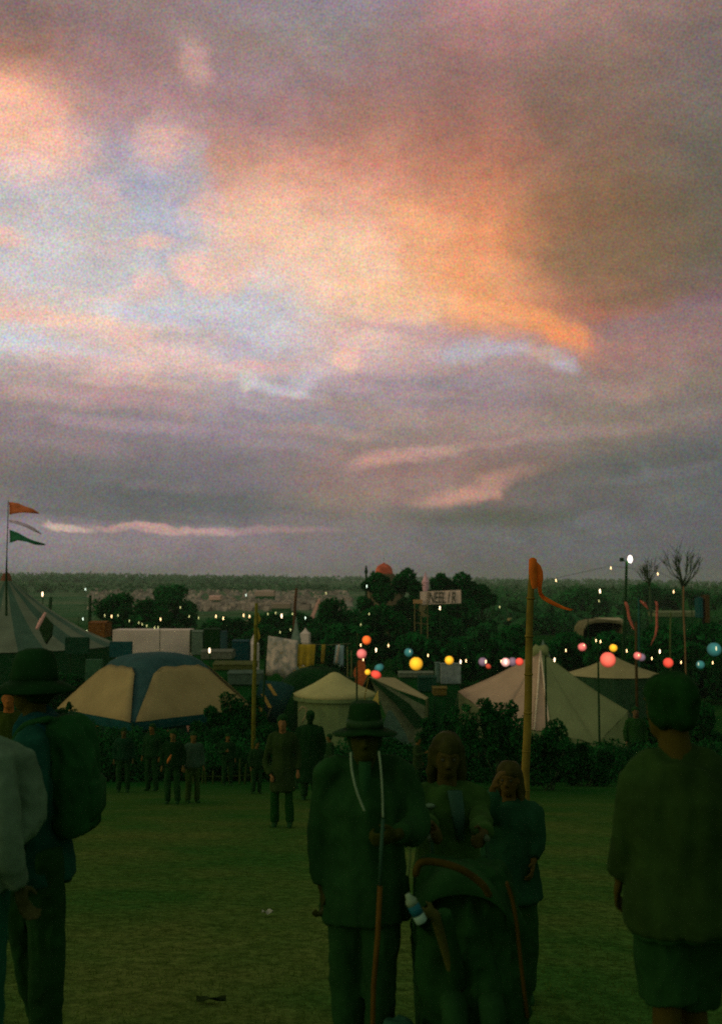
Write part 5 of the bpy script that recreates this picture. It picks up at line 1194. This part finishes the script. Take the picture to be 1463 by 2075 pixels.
    for sd_ in 'LR':
        if shorts: k_ = J['kn' + sd_]; Tm.tube(catm([J['hip' + sd_] + Vector((0, 0, .02)), J['hip' + sd_].lerp(k_, .6), k_ + Vector((0, 0, -.04 * s))]), rint([.105 * s, .10 * s, .095 * s]), 14)
        else: Tm.tube(catm([J['hip' + sd_] + Vector((0, 0, .02)), J['kn' + sd_], J['an' + sd_] + Vector((0, 0, -.02))]), rint([.104 * s * bulk, .076 * s * bulk, .066 * s]), 14)
    Tm.build('shorts' if shorts else 'trousers', legs, t, remesh=vx * 1.3, sm=3, fold=.02)
    Jm = MB(); tors(Jm, .03, .86 - coat, 1.455, flare=.05 if coat else 0)
    for sd_ in 'LR':
        e_ = J['wr' + sd_] - (J['wr' + sd_] - J['el' + sd_]).normalized() * .02
        if sleeve: Jm.tube(catm([J['sh' + sd_], J['el' + sd_], e_]), rint([.074 * s * bulk, .062 * s * bulk, .05 * s]), 14, round_=False)
        else: Jm.tube(catm([J['sh' + sd_], J['sh' + sd_].lerp(J['el' + sd_], .75)]), rint([.078 * s, .07 * s]), 14)
        Jm.ell(tuple(J['sh' + sd_] + Vector((0, 0, -.01 * s))), (.068 * s * bulk, .066 * s * bulk, .062 * s)); Jm.tube([J['neck'] + Vector((0, 0, -.035 * s)), J['neck'].lerp(J['sh' + sd_], .6) + Vector((0, 0, .0)), J['sh' + sd_]], [.05 * s, .055 * s, .062 * s], 10, round_=True)
    Jm.build('coat' if coat else ('jacket' if sleeve else 'shirt'), top, t, remesh=vx * 1.4, sm=4, fold=.019)
    for sd_ in 'LR':
        fd = rotz((0, -1, 0), yaw); a_0 = J['an' + sd_]
        MB().tube([a_0 - fd * .06 * s + Vector((0, 0, -.045 * s)), a_0 + Vector((0, 0, -.035 * s)), a_0 + fd * .08 * s + Vector((0, 0, -.05 * s)), a_0 + fd * .16 * s + Vector((0, 0, -.06 * s))], [.04 * s, .048 * s, .042 * s, .034 * s], 12, round_=True).build('shoe', shoes, t, smooth=True)
    if hair is not None:
        Hh = MB()
        Hh.stack([(0, .022, -.075, .05, .06), (0, .022, -.05, .076, .078), (0, .02, 0, .084, .09), (0, .012, .05, .088, .104), (0, .01, .09, .078, .095), (0, .012, .122, .052, .066), (0, .012, .135, .02, .03)], 18, HM)
        if hair_style == 'long':
            for k in range(9):
                a = math.pi * (.0 + k / 8); Hh.tube([HM @ Vector((.07 * math.cos(a), .03 + .05 * math.sin(a), .03)), HM @ Vector((.085 * math.cos(a), .04 + .06 * math.sin(a), -.1)), HM @ Vector((.09 * math.cos(a), .03 + .06 * math.sin(a), -.22 - .02 * math.sin(k * 3)))], [.035 * s, .034 * s, .018 * s], 8, round_=True)
        Hh.build('hair', hair, t, remesh=vx, sm=2, fold=.014)
    if hat: hat(t, HM, s)
    return t, J, HM
def strip(mb, pts, r_): mb.tube(catm(pts, 5), r_, 7, round_=True); return mb

# 1. hatted man with staff
dm_ = 4.8; fx = W(740, 1500, dm_).x
def tophat(t, HM, s):
    H_ = mat('felt_hat', A(9, 32, 7, .75), .9, .3, 8)
    MB().stack([(0, .005, .035, .090, .110), (0, .006, .07, .086, .104), (0, .006, .12, .078, .094), (0, .006, .150, .074, .09), (0, .006, .166, .056, .07), (0, .006, .158, .02, .03)], 24, HM).build('hat_crown', H_, t, smooth=True)
    b_ = MB(); n = 28; vs = []
    for (r_, z_) in ((.085, .05), (.12, .036), (.155, .03), (.16, .036), (.12, .044), (.085, .058)):
        for k in range(n):
            a = 2 * math.pi * k / n; vs.append(HM @ Vector((r_ * math.cos(a), .006 + r_ * 1.15 * math.sin(a), z_ - .022 * abs(math.cos(a)) * (r_ / .15))))
    b_.add(vs, [(i * n + k, i * n + (k + 1) % n, ((i + 1) % 6) * n + (k + 1) % n, ((i + 1) % 6) * n + k) for i in range(6) for k in range(n)])
    b_.build('hat_brim', H_, t, smooth=True)
    MB().stack([(0, .005, .05, .0915, .1115), (0, .006, .085, .087, .105)], 24, HM).build('hat_band', mat('hat_ribbon', A(16, 34, 12), .6), t, smooth=True)
OW = lambda px, py, d, o: W(px, py, d) - o
zgm = gz(fx, dm_); Om = Vector((fx, dm_, zgm))
ov = {'shL': OW(668, 1560, 4.82, Om), 'shR': OW(808, 1560, 4.82, Om), 'elL': OW(650, 1690, 4.84, Om), 'wrL': OW(655, 1800, 4.78, Om), 'elR': OW(842, 1672, 4.72, Om), 'wrR': OW(806, 1690, 4.5, Om),
      'neck': OW(740, 1545, 4.81, Om), 'head': OW(739, 1492, 4.79, Om), 'hipL': OW(703, 1790, 4.8, Om), 'hipR': OW(775, 1790, 4.8, Om), 'knL': OW(705, 1955, 4.78, Om), 'knR': OW(768, 1950, 4.72, Om),
      'anL': (OW(712, 2120, 4.85, Om).x, .04, .09), 'anR': (OW(772, 2120, 4.7, Om).x, -.12, .09), 'hdR': (-.8, -.25, -.2)}
pm, J1, H1 = person('man in a dark brimmed hat and long dark coat holding a tall staff', fx, dm_, 1.71, over=ov, top=DK, legs=DK, skin=mat('skin_man', A(28, 34, 5, .8), .6), hair=mat('hair_brown', A(10, 30, 5, .9), .9), hair_style='short', coat=.08, hat=tophat, curl=1.0, bulk=1.06, thumb={'R': (0, -.5, 1)})
ct = MB(); strip(ct, [W(711, 1526, 4.66), W(713, 1560, 4.64), W(722, 1600, 4.61), W(738, 1642, 4.6)], .0055); ct.build('coat_edging', mat('pale_piping', A(62, 78, 50, 1.1), .7), pm, smooth=True)
ct = MB(); strip(ct, [W(768, 1524, 4.66), W(772, 1560, 4.64), W(775, 1610, 4.61), W(776, 1655, 4.6)], .005); ct.build('coat_edging', MATS['pale_piping'], pm, smooth=True)
ct = MB(); ct.stack([(W(739, 0, 4.7).x, 4.74, W(0, 1545, 4.7).z, .03, .05), (W(739, 0, 4.7).x, 4.70, W(0, 1600, 4.66).z, .028, .03), (W(741, 0, 4.7).x, 4.68, W(0, 1650, 4.66).z, .012, .02)], 12); ct.build('shirt_front', mat('shirt_dim', A(14, 40, 14), .9), pm, smooth=True)
sf = thing('staff', 'long wooden staff gripped by the hatted man', 'staff', (W(757, 1998, 4.42).x, 4.42, gz(0, 4.42)))
MB().tube([W(776, 1660, 4.42), W(772, 1730, 4.42), W(770, 1795, 4.42)], [.007, .008, .008], 8).build('upper_shaft', mat('staff_pale', A(24, 46, 26, .85), .6), sf, smooth=True)
q0 = W(770, 1795, 4.42); q1 = W(757, 1998, 4.42); q2 = Vector((q1.x - .012, 4.42, gz(0, 4.42)))
MB().tube([q0, q0.lerp(q1, .5) + Vector((.004, 0, 0)), q1, q2], [.011, .0115, .011, .009], 10).build('lower_shaft', mat('staff_rust', A(50, 38, 6, .85), .6, .3, 12), sf, smooth=True)

# 2. woman behind the pushchair
dw = 5.5; wx = W(905, 1500, dw).x; Ow = Vector((wx, dw, gz(wx, dw)))
ov = {'wrL': OW(876, 1676, 5.02, Ow), 'elL': OW(852, 1660, 5.35, Ow), 'wrR': OW(980, 1690, 5.02, Ow), 'elR': OW(972, 1655, 5.4, Ow), 'hdL': (.25, -.6, -.1), 'hdR': (-.15, -.6, -.05)}
pw, J2, H2 = person('woman with auburn hair pushing a dark pushchair', wx, dw, 1.64, head_pitch=.15, over=ov, top=mat('olive_jacket', A(20, 39, 9, 1.15), .9, .3, 5, .4), skin=mat('skin_woman', A(38, 38, 9, .75), .6), hair=mat('hair_auburn', A(26, 31, 6, .8), .6, .4, 14), hair_style='long', curl=1.1)
MB().stack([(J2['neck'].x + .03, dw - .12, J2['neck'].z - .02, .04, .03), (J2['neck'].x + .05, dw - .135, J2['neck'].z - .16, .035, .02), (J2['neck'].x + .06, dw - .14, J2['neck'].z - .27, .02, .015)], 12).build('scarf_end', mat('grey_scarf', A(24, 46, 28, .9), .9), pw, smooth=True)
MB().ell((J2['neck'].x - .10, dw - .11, J2['neck'].z - .1), (.03, .02, .014)).build('collar_tip', mat('collar_pale', A(40, 56, 34, 1.3), .9), pw, smooth=True)

# 3. young person in dark jacket, hand raised to the face
dy = 6.5; yx = W(1030, 1560, dy).x; Oy = Vector((yx, dy, gz(yx, dy)))
ov = {'elL': OW(992, 1650, dy - .2, Oy), 'wrL': OW(998, 1598, dy - .22, Oy), 'hdL': (.1, -.02, .25), 'elR': OW(1085, 1690, dy, Oy), 'wrR': OW(1080, 1745, dy - .1, Oy)}
py_, J3, H3 = person('young person with ginger hair raising one hand to the face', yx, dy, 1.48, over=ov, top=DK2, legs=DK, coat=.12, skin=mat('skin_young', A(46, 40, 10, .75), .6), hair=mat('hair_ginger', A(30, 32, 7, .8), .6, .4, 14), hair_style='long', curl=.5, bulk=1.15, head_yaw=R(-20))

# pushchair
pc_ = thing('pushchair', 'dark pushchair with a red trimmed hood in front of the auburn haired woman', 'pushchair', (W(950, 2000, 4.75).x, 4.75, gz(.5, 4.75)))
PB = mat('push_fabric', A(11, 34, 8, .95), .9, .3, 5, .4); PR = mat('push_red', A(36, 32, 4, .75), .8, .5, 9); FR = mat('push_frame', A(14, 36, 14), .4)
xa, xb = W(872, 1690, 5.0).x, W(983, 1700, 5.0).x; zgp = gz(.5, 4.75); zh = W(0, 1694, 5.0).z
for nm, x_ in (('l', xa), ('r', xb)):
    strip(MB(), [(x_, 5.02, zh - .01), (x_, 4.95, zh + .005), (x_, 4.9, zh - .06), (x_ + (.02 if nm == 'r' else -.02), 4.82, zh - .35), (x_, 4.75, zgp + .55), (x_ - .0, 4.5, zgp + .12)], .011).build('handle_tube', FR, pc_, smooth=True)
    MB().tube([(x_, 5.05, zh - .012), (x_, 4.93, zh + .0)], .017, 10, round_=True).build('handle_grip', mat('grip', A(30, 44, 24), .8), pc_, smooth=True)
cxp = W(930, 1800, 4.6).x
hd = MB(); n = 20; vs = []
for i, t2 in enumerate(np.linspace(-.15, 2.0, 9)):
    for k in range(n + 1):
        a = math.pi * k / n; vs.append((cxp + .215 * math.cos(a) * (1 - .06 * i / 8), 4.72 - .26 * math.cos(t2) * .9, W(0, 1880, 4.6).z + .235 * math.sin(a) ** .8 * (.75 + .35 * math.sin(t2 + .2))))
hd.add(vs, [(i * (n + 1) + k, i * (n + 1) + k + 1, (i + 1) * (n + 1) + k + 1, (i + 1) * (n + 1) + k) for i in range(8) for k in range(n)])
hd.build('hood', PB, pc_, smooth=True)
strip(MB(), [W(842, 1770, 4.38), W(852, 1748, 4.38), W(890, 1748, 4.38), W(935, 1762, 4.38), W(975, 1790, 4.38), W(990, 1812, 4.4)], .016).build('hood_trim', PR, pc_, smooth=True)
bd_ = MB()
bd_.stack([(cxp + .10, 4.72, zgp + .16, .20, .2), (cxp + .08, 4.72, zgp + .3, .25, .26), (cxp + .07, 4.72, zgp + .55, .27, .26), (cxp + .05, 4.74, zgp + .8, .25, .22), (cxp + .02, 4.78, zgp + 1.0, .2, .17)], 20)
bd_.build('seat_pod', PB, pc_, remesh=.012, sm=4, fold=.04)
bk = MB(); bk.stack([(W(806, 0, 4.5).x, 4.5, zgp + .05, .12, .1), (W(806, 0, 4.5).x, 4.5, zgp + .3, .10, .1), (W(795, 0, 4.5).x, 4.52, zgp + .42, .05, .06)], 16); bk.ell((W(840, 0, 4.5).x, 4.44, zgp + .16), (.12, .1, .13))
bk.build('grey_blanket', mat('blanket_grey', A(18, 44, 24, 1.0), .95, .5, 4, .6), pc_, remesh=.014, sm=4, fold=.035)
bk = MB(); bk.ell((W(1025, 0, 4.5).x, 4.5, zgp + .2), (.09, .1, .2)); bk.ell((W(1000, 0, 4.5).x, 4.47, zgp + .05), (.09, .1, .1)); bk.build('grey_bag', mat('bag_grey', A(20, 44, 22, 1.0), .95, .5, 4, .6), pc_, remesh=.014, sm=4, fold=.035)
strip(MB(), [W(1027, 1790, 4.5), W(1038, 1825, 4.5), W(1046, 1870, 4.5), W(1056, 1960, 4.5), W(1068, 2060, 4.5)], .009).build('side_tube', mat('tube_orange', A(44, 36, 5, .75), .5), pc_, smooth=True)
for dx, dyw in ((-.22, 4.5), (.27, 4.5), (-.22, 4.98), (.27, 4.98)):
    pr = [(cxp + .05 + dx + sx, dyw + .085 * math.cos(a), gz(.5, dyw) + .088 + .085 * math.sin(a)) for sx in (-.015, .015) for a in np.linspace(0, 2 * math.pi, 16, endpoint=False)]
    MB().add(pr, [(k, (k + 1) % 16, 16 + (k + 1) % 16, 16 + k) for k in range(16)] + [tuple(range(16))[::-1], tuple(range(16, 32))]).build('wheel', MATS['rubber'], pc_, bevel=.006)
bo = thing('bottle', 'plastic bottle with white ends and a blue label in front of the pushchair', 'bottle', W(841, 1842, 4.3))
M = Matrix.Translation(W(841, 1842, 4.3)) @ Matrix.Rotation(R(-28), 4, 'Y') @ Matrix.Scale(.82, 4)
MB().stack([(0, 0, -.075, .026, .026), (0, 0, -.07, .031, .031), (0, 0, -.03, .031, .031)], 16, M).build('base', mat('bottle_white', A(74, 98, 72, .9), .4), bo, smooth=True)
MB().stack([(0, 0, -.03, .0315, .0315), (0, 0, .025, .0315, .0315)], 16, M).build('label_band', mat('bottle_blue', A(12, 52, 48, .9), .5), bo, smooth=True)
MB().stack([(0, 0, .025, .031, .031), (0, 0, .05, .03, .03), (0, 0, .07, .016, .016), (0, 0, .085, .014, .014)], 16, M).build('neck', mat('bottle_neck', A(70, 88, 58, .9), .4), bo, smooth=True)
# child in the pushchair reaching for the bottle
ch_o = Vector((cxp + .04, 4.62, zgp + .55))
ch = thing('person', 'small child in dark clothes sitting in the pushchair holding the bottle', 'person', ch_o)
cb = MB(); cz = ch_o.z
cb.stack([(cxp + .04, 4.66, cz - .12, .12, .1), (cxp + .04, 4.66, cz + .02, .11, .09), (cxp + .03, 4.67, cz + .16, .12, .085), (cxp + .03, 4.67, cz + .21, .05, .05)], 16)
HMc = Matrix.Translation(Vector((cxp + .03, 4.66, cz + .33))) @ Matrix.Scale(.85, 4)
cb.stack([(0, -.03, -.11, .03, .035), (0, -.015, -.07, .06, .07), (0, 0, -.02, .075, .09), (0, .005, .04, .08, .095), (0, .01, .09, .06, .07), (0, .01, .115, .02, .03)], 18, HMc); cb.ell((0, -.095, -.03), (.012, .014, .014), HMc)
cb.tube([(cxp + .03, 4.67, cz + .18), (cxp + .03, 4.67, cz + .28)], .038, 10)
w1 = W(880, 1852, 4.34); cb.tube(catm([(cxp - .07, 4.62, cz + .15), (cxp - .02, 4.5, cz + .03), w1]), rint([.036, .03, .023]), 10, round_=True); hand(cb, w1, W(848, 1850, 4.3) - w1, (0, -.3, 1), .72, .9)
w2 = Vector((cxp + .16, 4.5, cz - .02)); cb.tube(catm([(cxp + .13, 4.64, cz + .15), (cxp + .18, 4.55, cz + .03), w2]), rint([.036, .03, .022]), 10, round_=True); hand(cb, w2, (-.2, -.8, -.4), (-.5, 0, .6), .66, .6)
for sx in (-.06, .1): cb.tube(catm([(cxp + .02 + sx, 4.62, cz - .08), (cxp + .02 + sx, 4.42, cz - .05), (cxp + .03 + sx, 4.37, cz - .28)]), rint([.055, .045, .035]), 10, round_=True)
cb.build('body', mat('skin_child', A(38, 42, 12, 1.0), .6), ch, remesh=.008, sm=2)
cj = MB(); cj.stack([(cxp + .04, 4.66, cz - .13, .14, .12), (cxp + .04, 4.66, cz + .02, .13, .11), (cxp + .03, 4.67, cz + .17, .135, .1), (cxp + .03, 4.67, cz + .22, .07, .06)], 16)
cj.tube(catm([(cxp - .07, 4.62, cz + .15), (cxp - .02, 4.5, cz + .03), w1 + Vector((.04, .03, 0))]), rint([.05, .043, .037]), 12); cj.tube(catm([(cxp + .13, 4.64, cz + .15), (cxp + .18, 4.55, cz + .03), w2 + Vector((0, .03, .01))]), rint([.05, .043, .036]), 12)
cj.build('jacket', PB, ch, remesh=.011, sm=3)
cl = MB()
for sx in (-.06, .1): cl.tube(catm([(cxp + .02 + sx, 4.62, cz - .08), (cxp + .02 + sx, 4.42, cz - .05), (cxp + .03 + sx, 4.37, cz - .27)]), rint([.07, .06, .05]), 12)
cl.build('trousers', DK, ch, remesh=.011, sm=3)
for sx in (-.06, .1): MB().tube([(cxp + .03 + sx, 4.39, cz - .3), (cxp + .03 + sx, 4.29, cz - .32)], [.035, .03], 10, round_=True).build('shoe', DK, ch, smooth=True)
MB().stack([(0, .015, -.05, .07, .08), (0, .012, .0, .084, .098), (0, .012, .06, .084, .098), (0, .012, .1, .06, .07), (0, .012, .125, .02, .03)], 18, HMc).build('hood', mat('child_hood', A(22, 34, 4, .95), .9), ch, smooth=True)
# strap hanging from the left handle
strip(MB(), [W(817, 1700, 4.62), W(826, 1708, 4.6), W(830, 1730, 4.6), W(828, 1752, 4.6), W(826, 1772, 4.6)], .008).build('strap', mat('strap_pale', A(40, 54, 22, 1.3), .8), pc_, smooth=True)

# 4. left man in wide hat with backpack, facing left
dl = 5.06; lx = W(74, 1500, dl).x; Ol = Vector((lx, dl, gz(lx, dl)))
def widehat(t, HM, s):
    H_ = mat('felt_hat2', A(9, 32, 8, .75), .9, .3, 8)
    MB().stack([(0, .005, .02, .098, .118), (0, .006, .07, .098, .115), (0, .006, .13, .09, .105), (0, .006, .175, .068, .082), (0, .006, .19, .03, .04)], 24, HM).build('hat_crown', H_, t, smooth=True)
    b_ = MB(); n = 28; vs = []
    for (r_, z_) in ((.09, .035), (.14, .005), (.19, -.02), (.195, -.012), (.14, .018), (.09, .045)):
        for k in range(n):
            a = 2 * math.pi * k / n; vs.append(HM @ Vector((r_ * math.cos(a), .006 + r_ * 1.05 * math.sin(a), z_)))
    b_.add(vs, [(i * n + k, i * n + (k + 1) % n, ((i + 1) % 6) * n + (k + 1) % n, ((i + 1) % 6) * n + k) for i in range(6) for k in range(n)])
    b_.build('hat_brim', H_, t, smooth=True)
NV = mat('navy_hoodie', A(8, 37, 22, 1.0), .9, .3, 6, .4)
ov = {'head': OW(68, 1392, dl, Ol), 'neck': OW(74, 1462, dl, Ol), 'shL': OW(66, 1500, dl + .18, Ol), 'shR': OW(64, 1500, dl - .18, Ol), 'elR': OW(70, 1620, dl - .25, Ol), 'wrR': OW(28, 1715, dl - .22, Ol), 'elL': OW(66, 1620, dl + .26, Ol), 'wrL': OW(20, 1715, dl + .2, Ol),
      'hipL': OW(80, 1730, dl + .09, Ol), 'hipR': OW(80, 1730, dl - .09, Ol), 'knL': OW(52, 1870, dl + .1, Ol), 'knR': OW(96, 1885, dl - .1, Ol), 'anR': (OW(108, 2040, dl, Ol).x, -.1, .09), 'anL': (OW(86, 2040, dl, Ol).x, .12, .09)}
pl, J4, H4 = person('man in a wide brimmed dark hat and dark backpack, turned to the left', lx, dl, 1.78, yaw=R(-90), over=ov, top=NV, legs=DK, skin=mat('skin_left', A(32, 34, 6, .95), .6), hair=MATS['hair_brown'], hat=widehat, bulk=1.12)
hd_ = MB(); c_ = W(82, 1462, dl)
hd_.ell((c_.x, dl, c_.z - .04), (.115, .15, .1)); hd_.ell((c_.x + .04, dl, c_.z - .08), (.1, .13, .1)); hd_.build('hood', mat('hood_blue', A(8, 42, 34, .85), .9, .3, 6), pl, remesh=.014, sm=4, fold=.035)
bpk = thing('backpack', 'bulging dark backpack worn by the man in the wide brimmed hat', 'backpack', W(165, 1690, dl))
b_ = MB(); cxb = W(150, 1560, dl).x; zz = lambda py: W(0, py, dl).z
b_.stack([(cxb - .01, dl, zz(1686), .09, .11), (cxb, dl, zz(1668), .125, .15), (cxb, dl, zz(1620), .13, .16), (cxb - .012, dl, zz(1540), .125, .155), (cxb - .03, dl, zz(1480), .10, .135), (cxb - .055, dl, zz(1452), .065, .1)], 24, power=2.8)
b_.build('bag', mat('pack_dark', A(9, 34, 9, 1.25), .9, .3, 6, .4), bpk, remesh=.012, sm=4, fold=.03)
MB().stack([(cxb + .10, dl, zz(1660), .02, .11), (cxb + .12, dl, zz(1640), .028, .12), (cxb + .12, dl, zz(1585), .028, .12), (cxb + .09, dl, zz(1570), .02, .11)], 18, power=3).build('front_pocket', MATS['pack_dark'], bpk, smooth=True)
for sy in (-.13, .13): strip(MB(), [(cxb - .09, dl + sy, zz(1450)), (cxb - .22, dl + sy, zz(1468)), (cxb - .27, dl + sy, zz(1530)), (cxb - .22, dl + sy, zz(1610)), (cxb - .1, dl + sy, zz(1650))], .018).build('strap', MATS['pack_dark'], bpk, smooth=True)
strip(MB(), [(cxb - .03, dl - .03, zz(1436)), (cxb - .03, dl - .0, zz(1424)), (cxb - .03, dl + .03, zz(1436))], .008).build('grab_loop', MATS['pack_dark'], bpk, smooth=True)

# 5. person in pale jacket cut by the left edge
dp = 4.45; pxx = W(-62, 1500, dp).x; Op = Vector((pxx, dp, gz(pxx, dp)))
ov = {'shR': OW(26, 1535, dp, Op), 'elR': OW(58, 1648, dp + .02, Op), 'wrR': OW(-10, 1722, dp - .12, Op)}
person('person in a pale grey jacket cut off by the left edge', pxx, dp, 1.86, yaw=R(150), over=ov, top=mat('pale_jacket', A(48, 66, 42, .95), .9, .25, 5, .4), legs=mat('teal_trousers', A(10, 44, 24), .9), hair=MATS['hair_brown'], bulk=1.12)

# 6. dark haired man on the right, back turned
dr_ = 3.95; rx_ = W(1374, 1500, dr_).x; Or = Vector((rx_, dr_, gz(rx_, dr_)))
ov = {'head': OW(1356, 1434, dr_, Or), 'neck': OW(1368, 1505, dr_, Or), 'shL': OW(1452, 1572, dr_, Or), 'shR': OW(1296, 1572, dr_, Or), 'elR': OW(1272, 1690, dr_ + .02, Or), 'wrR': OW(1256, 1776, dr_ + .1, Or), 'elL': OW(1492, 1705, dr_, Or), 'wrL': OW(1496, 1800, dr_ + .1, Or),
      'hipR': OW(1334, 1800, dr_, Or), 'hipL': OW(1420, 1800, dr_, Or), 'knR': OW(1352, 2002, dr_, Or), 'knL': OW(1396, 2002, dr_ + .1, Or)}
pr_, J6, H6 = person('dark haired man in a dark brown top and wide dark shorts seen from behind', rx_, dr_, 1.84, yaw=R(180), head_yaw=R(-152), over=ov, top=mat('brown_shirt', A(20, 37, 9, .78), .9, .3, 5, .4), legs=mat('dark_shorts', A(12, 35, 9, .95), .9, .3, 5, .4),
       skin=mat('skin_right', A(38, 36, 6, .85), .6), hair=mat('hair_black', A(8, 32, 6, .75), .9, .4, 20), hair_style='short', sleeve=True, shorts=True, bulk=1.06)
# ------------------------------------------------------------------ people further down the slope
def walker(label, px, py_top, py_foot, d, top, legs, yaw=0, over=None, hair=DK, coat=0, skin=None, **k):
    q = W(px, py_foot, d); t_, J_, H_ = person(label, q.x, d, (W(px, py_top, d).z - gz(q.x, d)), yaw=yaw, over=over, top=top, legs=legs, hair=hair, coat=coat, fine=False, skin=skin or SKIN, **k); return t_, J_, H_
SK2 = mat('skin_far', A(60, 50, 20, .9), .6)
walker('dark dressed person standing with feet apart on the slope below the yellow tent', 350, 1478, 1618, 24.5, mat('w_dark', A(9, 31, 8, .7), .9), DK, skin=SK2)
q = W(340, 1538, 24.2); tag(MB().stack([(q.x, 24.2, q.z - .1, .02, .04), (q.x + .04, 24.2, q.z, .04, .05), (q.x + .09, 24.2, q.z + .1, .015, .04)], 10).build('orange_bag', mat('bag_orange', A(98, 56, 18, 1.2), .7), loc=q, smooth=True), 'small orange bag beside the dark dressed person', 'bag')
walker('person in a grey-green top beside the dark dressed one', 391, 1482, 1606, 25, mat('w_grey', A(30, 48, 28, .85), .9), mat('w_brown', A(26, 42, 10, .9), .9), yaw=.5, skin=SK2)
walker('dim person with pale face under the yellow tent bunting', 308, 1466, 1590, 31, mat('w_dim', A(10, 33, 9, .85), .9), DK, yaw=-.3, skin=mat('skin_far2', A(62, 48, 16, .9), .6))
walker('person in an open brown coat standing near the round tent', 572, 1448, 1640, 18.5, mat('w_coat', A(22, 36, 10, .8), .9), mat('w_leg', A(8, 36, 6, .9), .9), coat=.3, skin=mat('skin_far3', A(66, 48, 22, 1.2), .6), over={'elL': (-.31, .02, 1.17), 'wrL': (-.2, -.12, .95)}, bulk=.85)
walker('person in a dark hooded cloak in front of the round tent', 628, 1440, 1606, 27, mat('w_cloak', A(8, 31, 7, .7), .9), DK, coat=.5, bulk=1.25, skin=MATS['w_cloak'])
walker('dim person sitting low left of the coated person', 520, 1500, 1600, 30, mat('w_dim2', A(13, 33, 9, .85), .9), DK, yaw=.6, skin=SK2)
walker('dim person in the crowd left of the dark dressed one', 250, 1474, 1600, 30, mat('w_dim3', A(9, 33, 13, .85), .9), DK, yaw=.2, skin=mat('skin_far4', A(44, 40, 16), .6))
walker('dim person with an orange scarf behind the wide hat', 14, 1392, 1640, 15, mat('w_rust', A(26, 36, 5, .9), .9), DK, yaw=.2, skin=mat('skin_far5', A(84, 52, 18, 1.1), .6))
walker('dim person beside the right end of the bell tent', 1288, 1432, 1530, 44, mat('w_dim4', A(14, 38, 8, .9), .9), DK, skin=mat('skin_far6', A(54, 44, 22, 1.1), .6))
crowd = [
 (462, 1486, 35, 'dim figure among the stakes in front of the bushes'), (600, 1470, 33, 'dim figure between the brown coat and the hooded cloak'), (668, 1478, 36, 'dim figure behind the hatted man, left of his hat'),
 (846, 1492, 32, 'dim figure between the hatted man and the auburn haired woman'), (1148, 1530, 40, 'tiny dim figure right of the orange pole base')]
for i, (px, pyt, d, lab) in enumerate(crowd):
    q = W(px, pyt, d); zf = gz(q.x, d); hgt = min(1.8, max(1.45, q.z - zf)); yw = random.uniform(-1.6, 1.6)
    ov = {}
    if i % 3 == 0: ov = {'elL': rotz((-.3, -.05, 1.15), yw), 'wrL': rotz((-.12, -.3, 1.22), yw)}
    if i % 3 == 1: ov = {'elR': rotz((.28, -.08, 1.12), yw), 'wrR': rotz((.1, -.2, 1.45), yw), 'anL': rotz((-.2, -.2, .09), yw), 'anR': rotz((.16, .22, .09), yw)}
    if i % 3 == 2: ov = {'anL': rotz((-.1, .28, .12), yw), 'knL': rotz((-.1, .08, .5), yw), 'anR': rotz((.1, -.2, .09), yw), 'wrR': rotz((.22, .16, .9), yw)}
    person(lab, q.x, d, hgt, yaw=yw, over=ov, top=[MATS['w_dim'], MATS['w_dim3'], MATS['w_dim2'], MATS['w_coat']][i % 4], legs=DK, skin=[MATS['skin_far2'], MATS['skin_far4'], SK2][i % 3], hair=DK, fine=False, coat=.15 if i % 2 else 0, group='dim people standing along the bottom of the field')
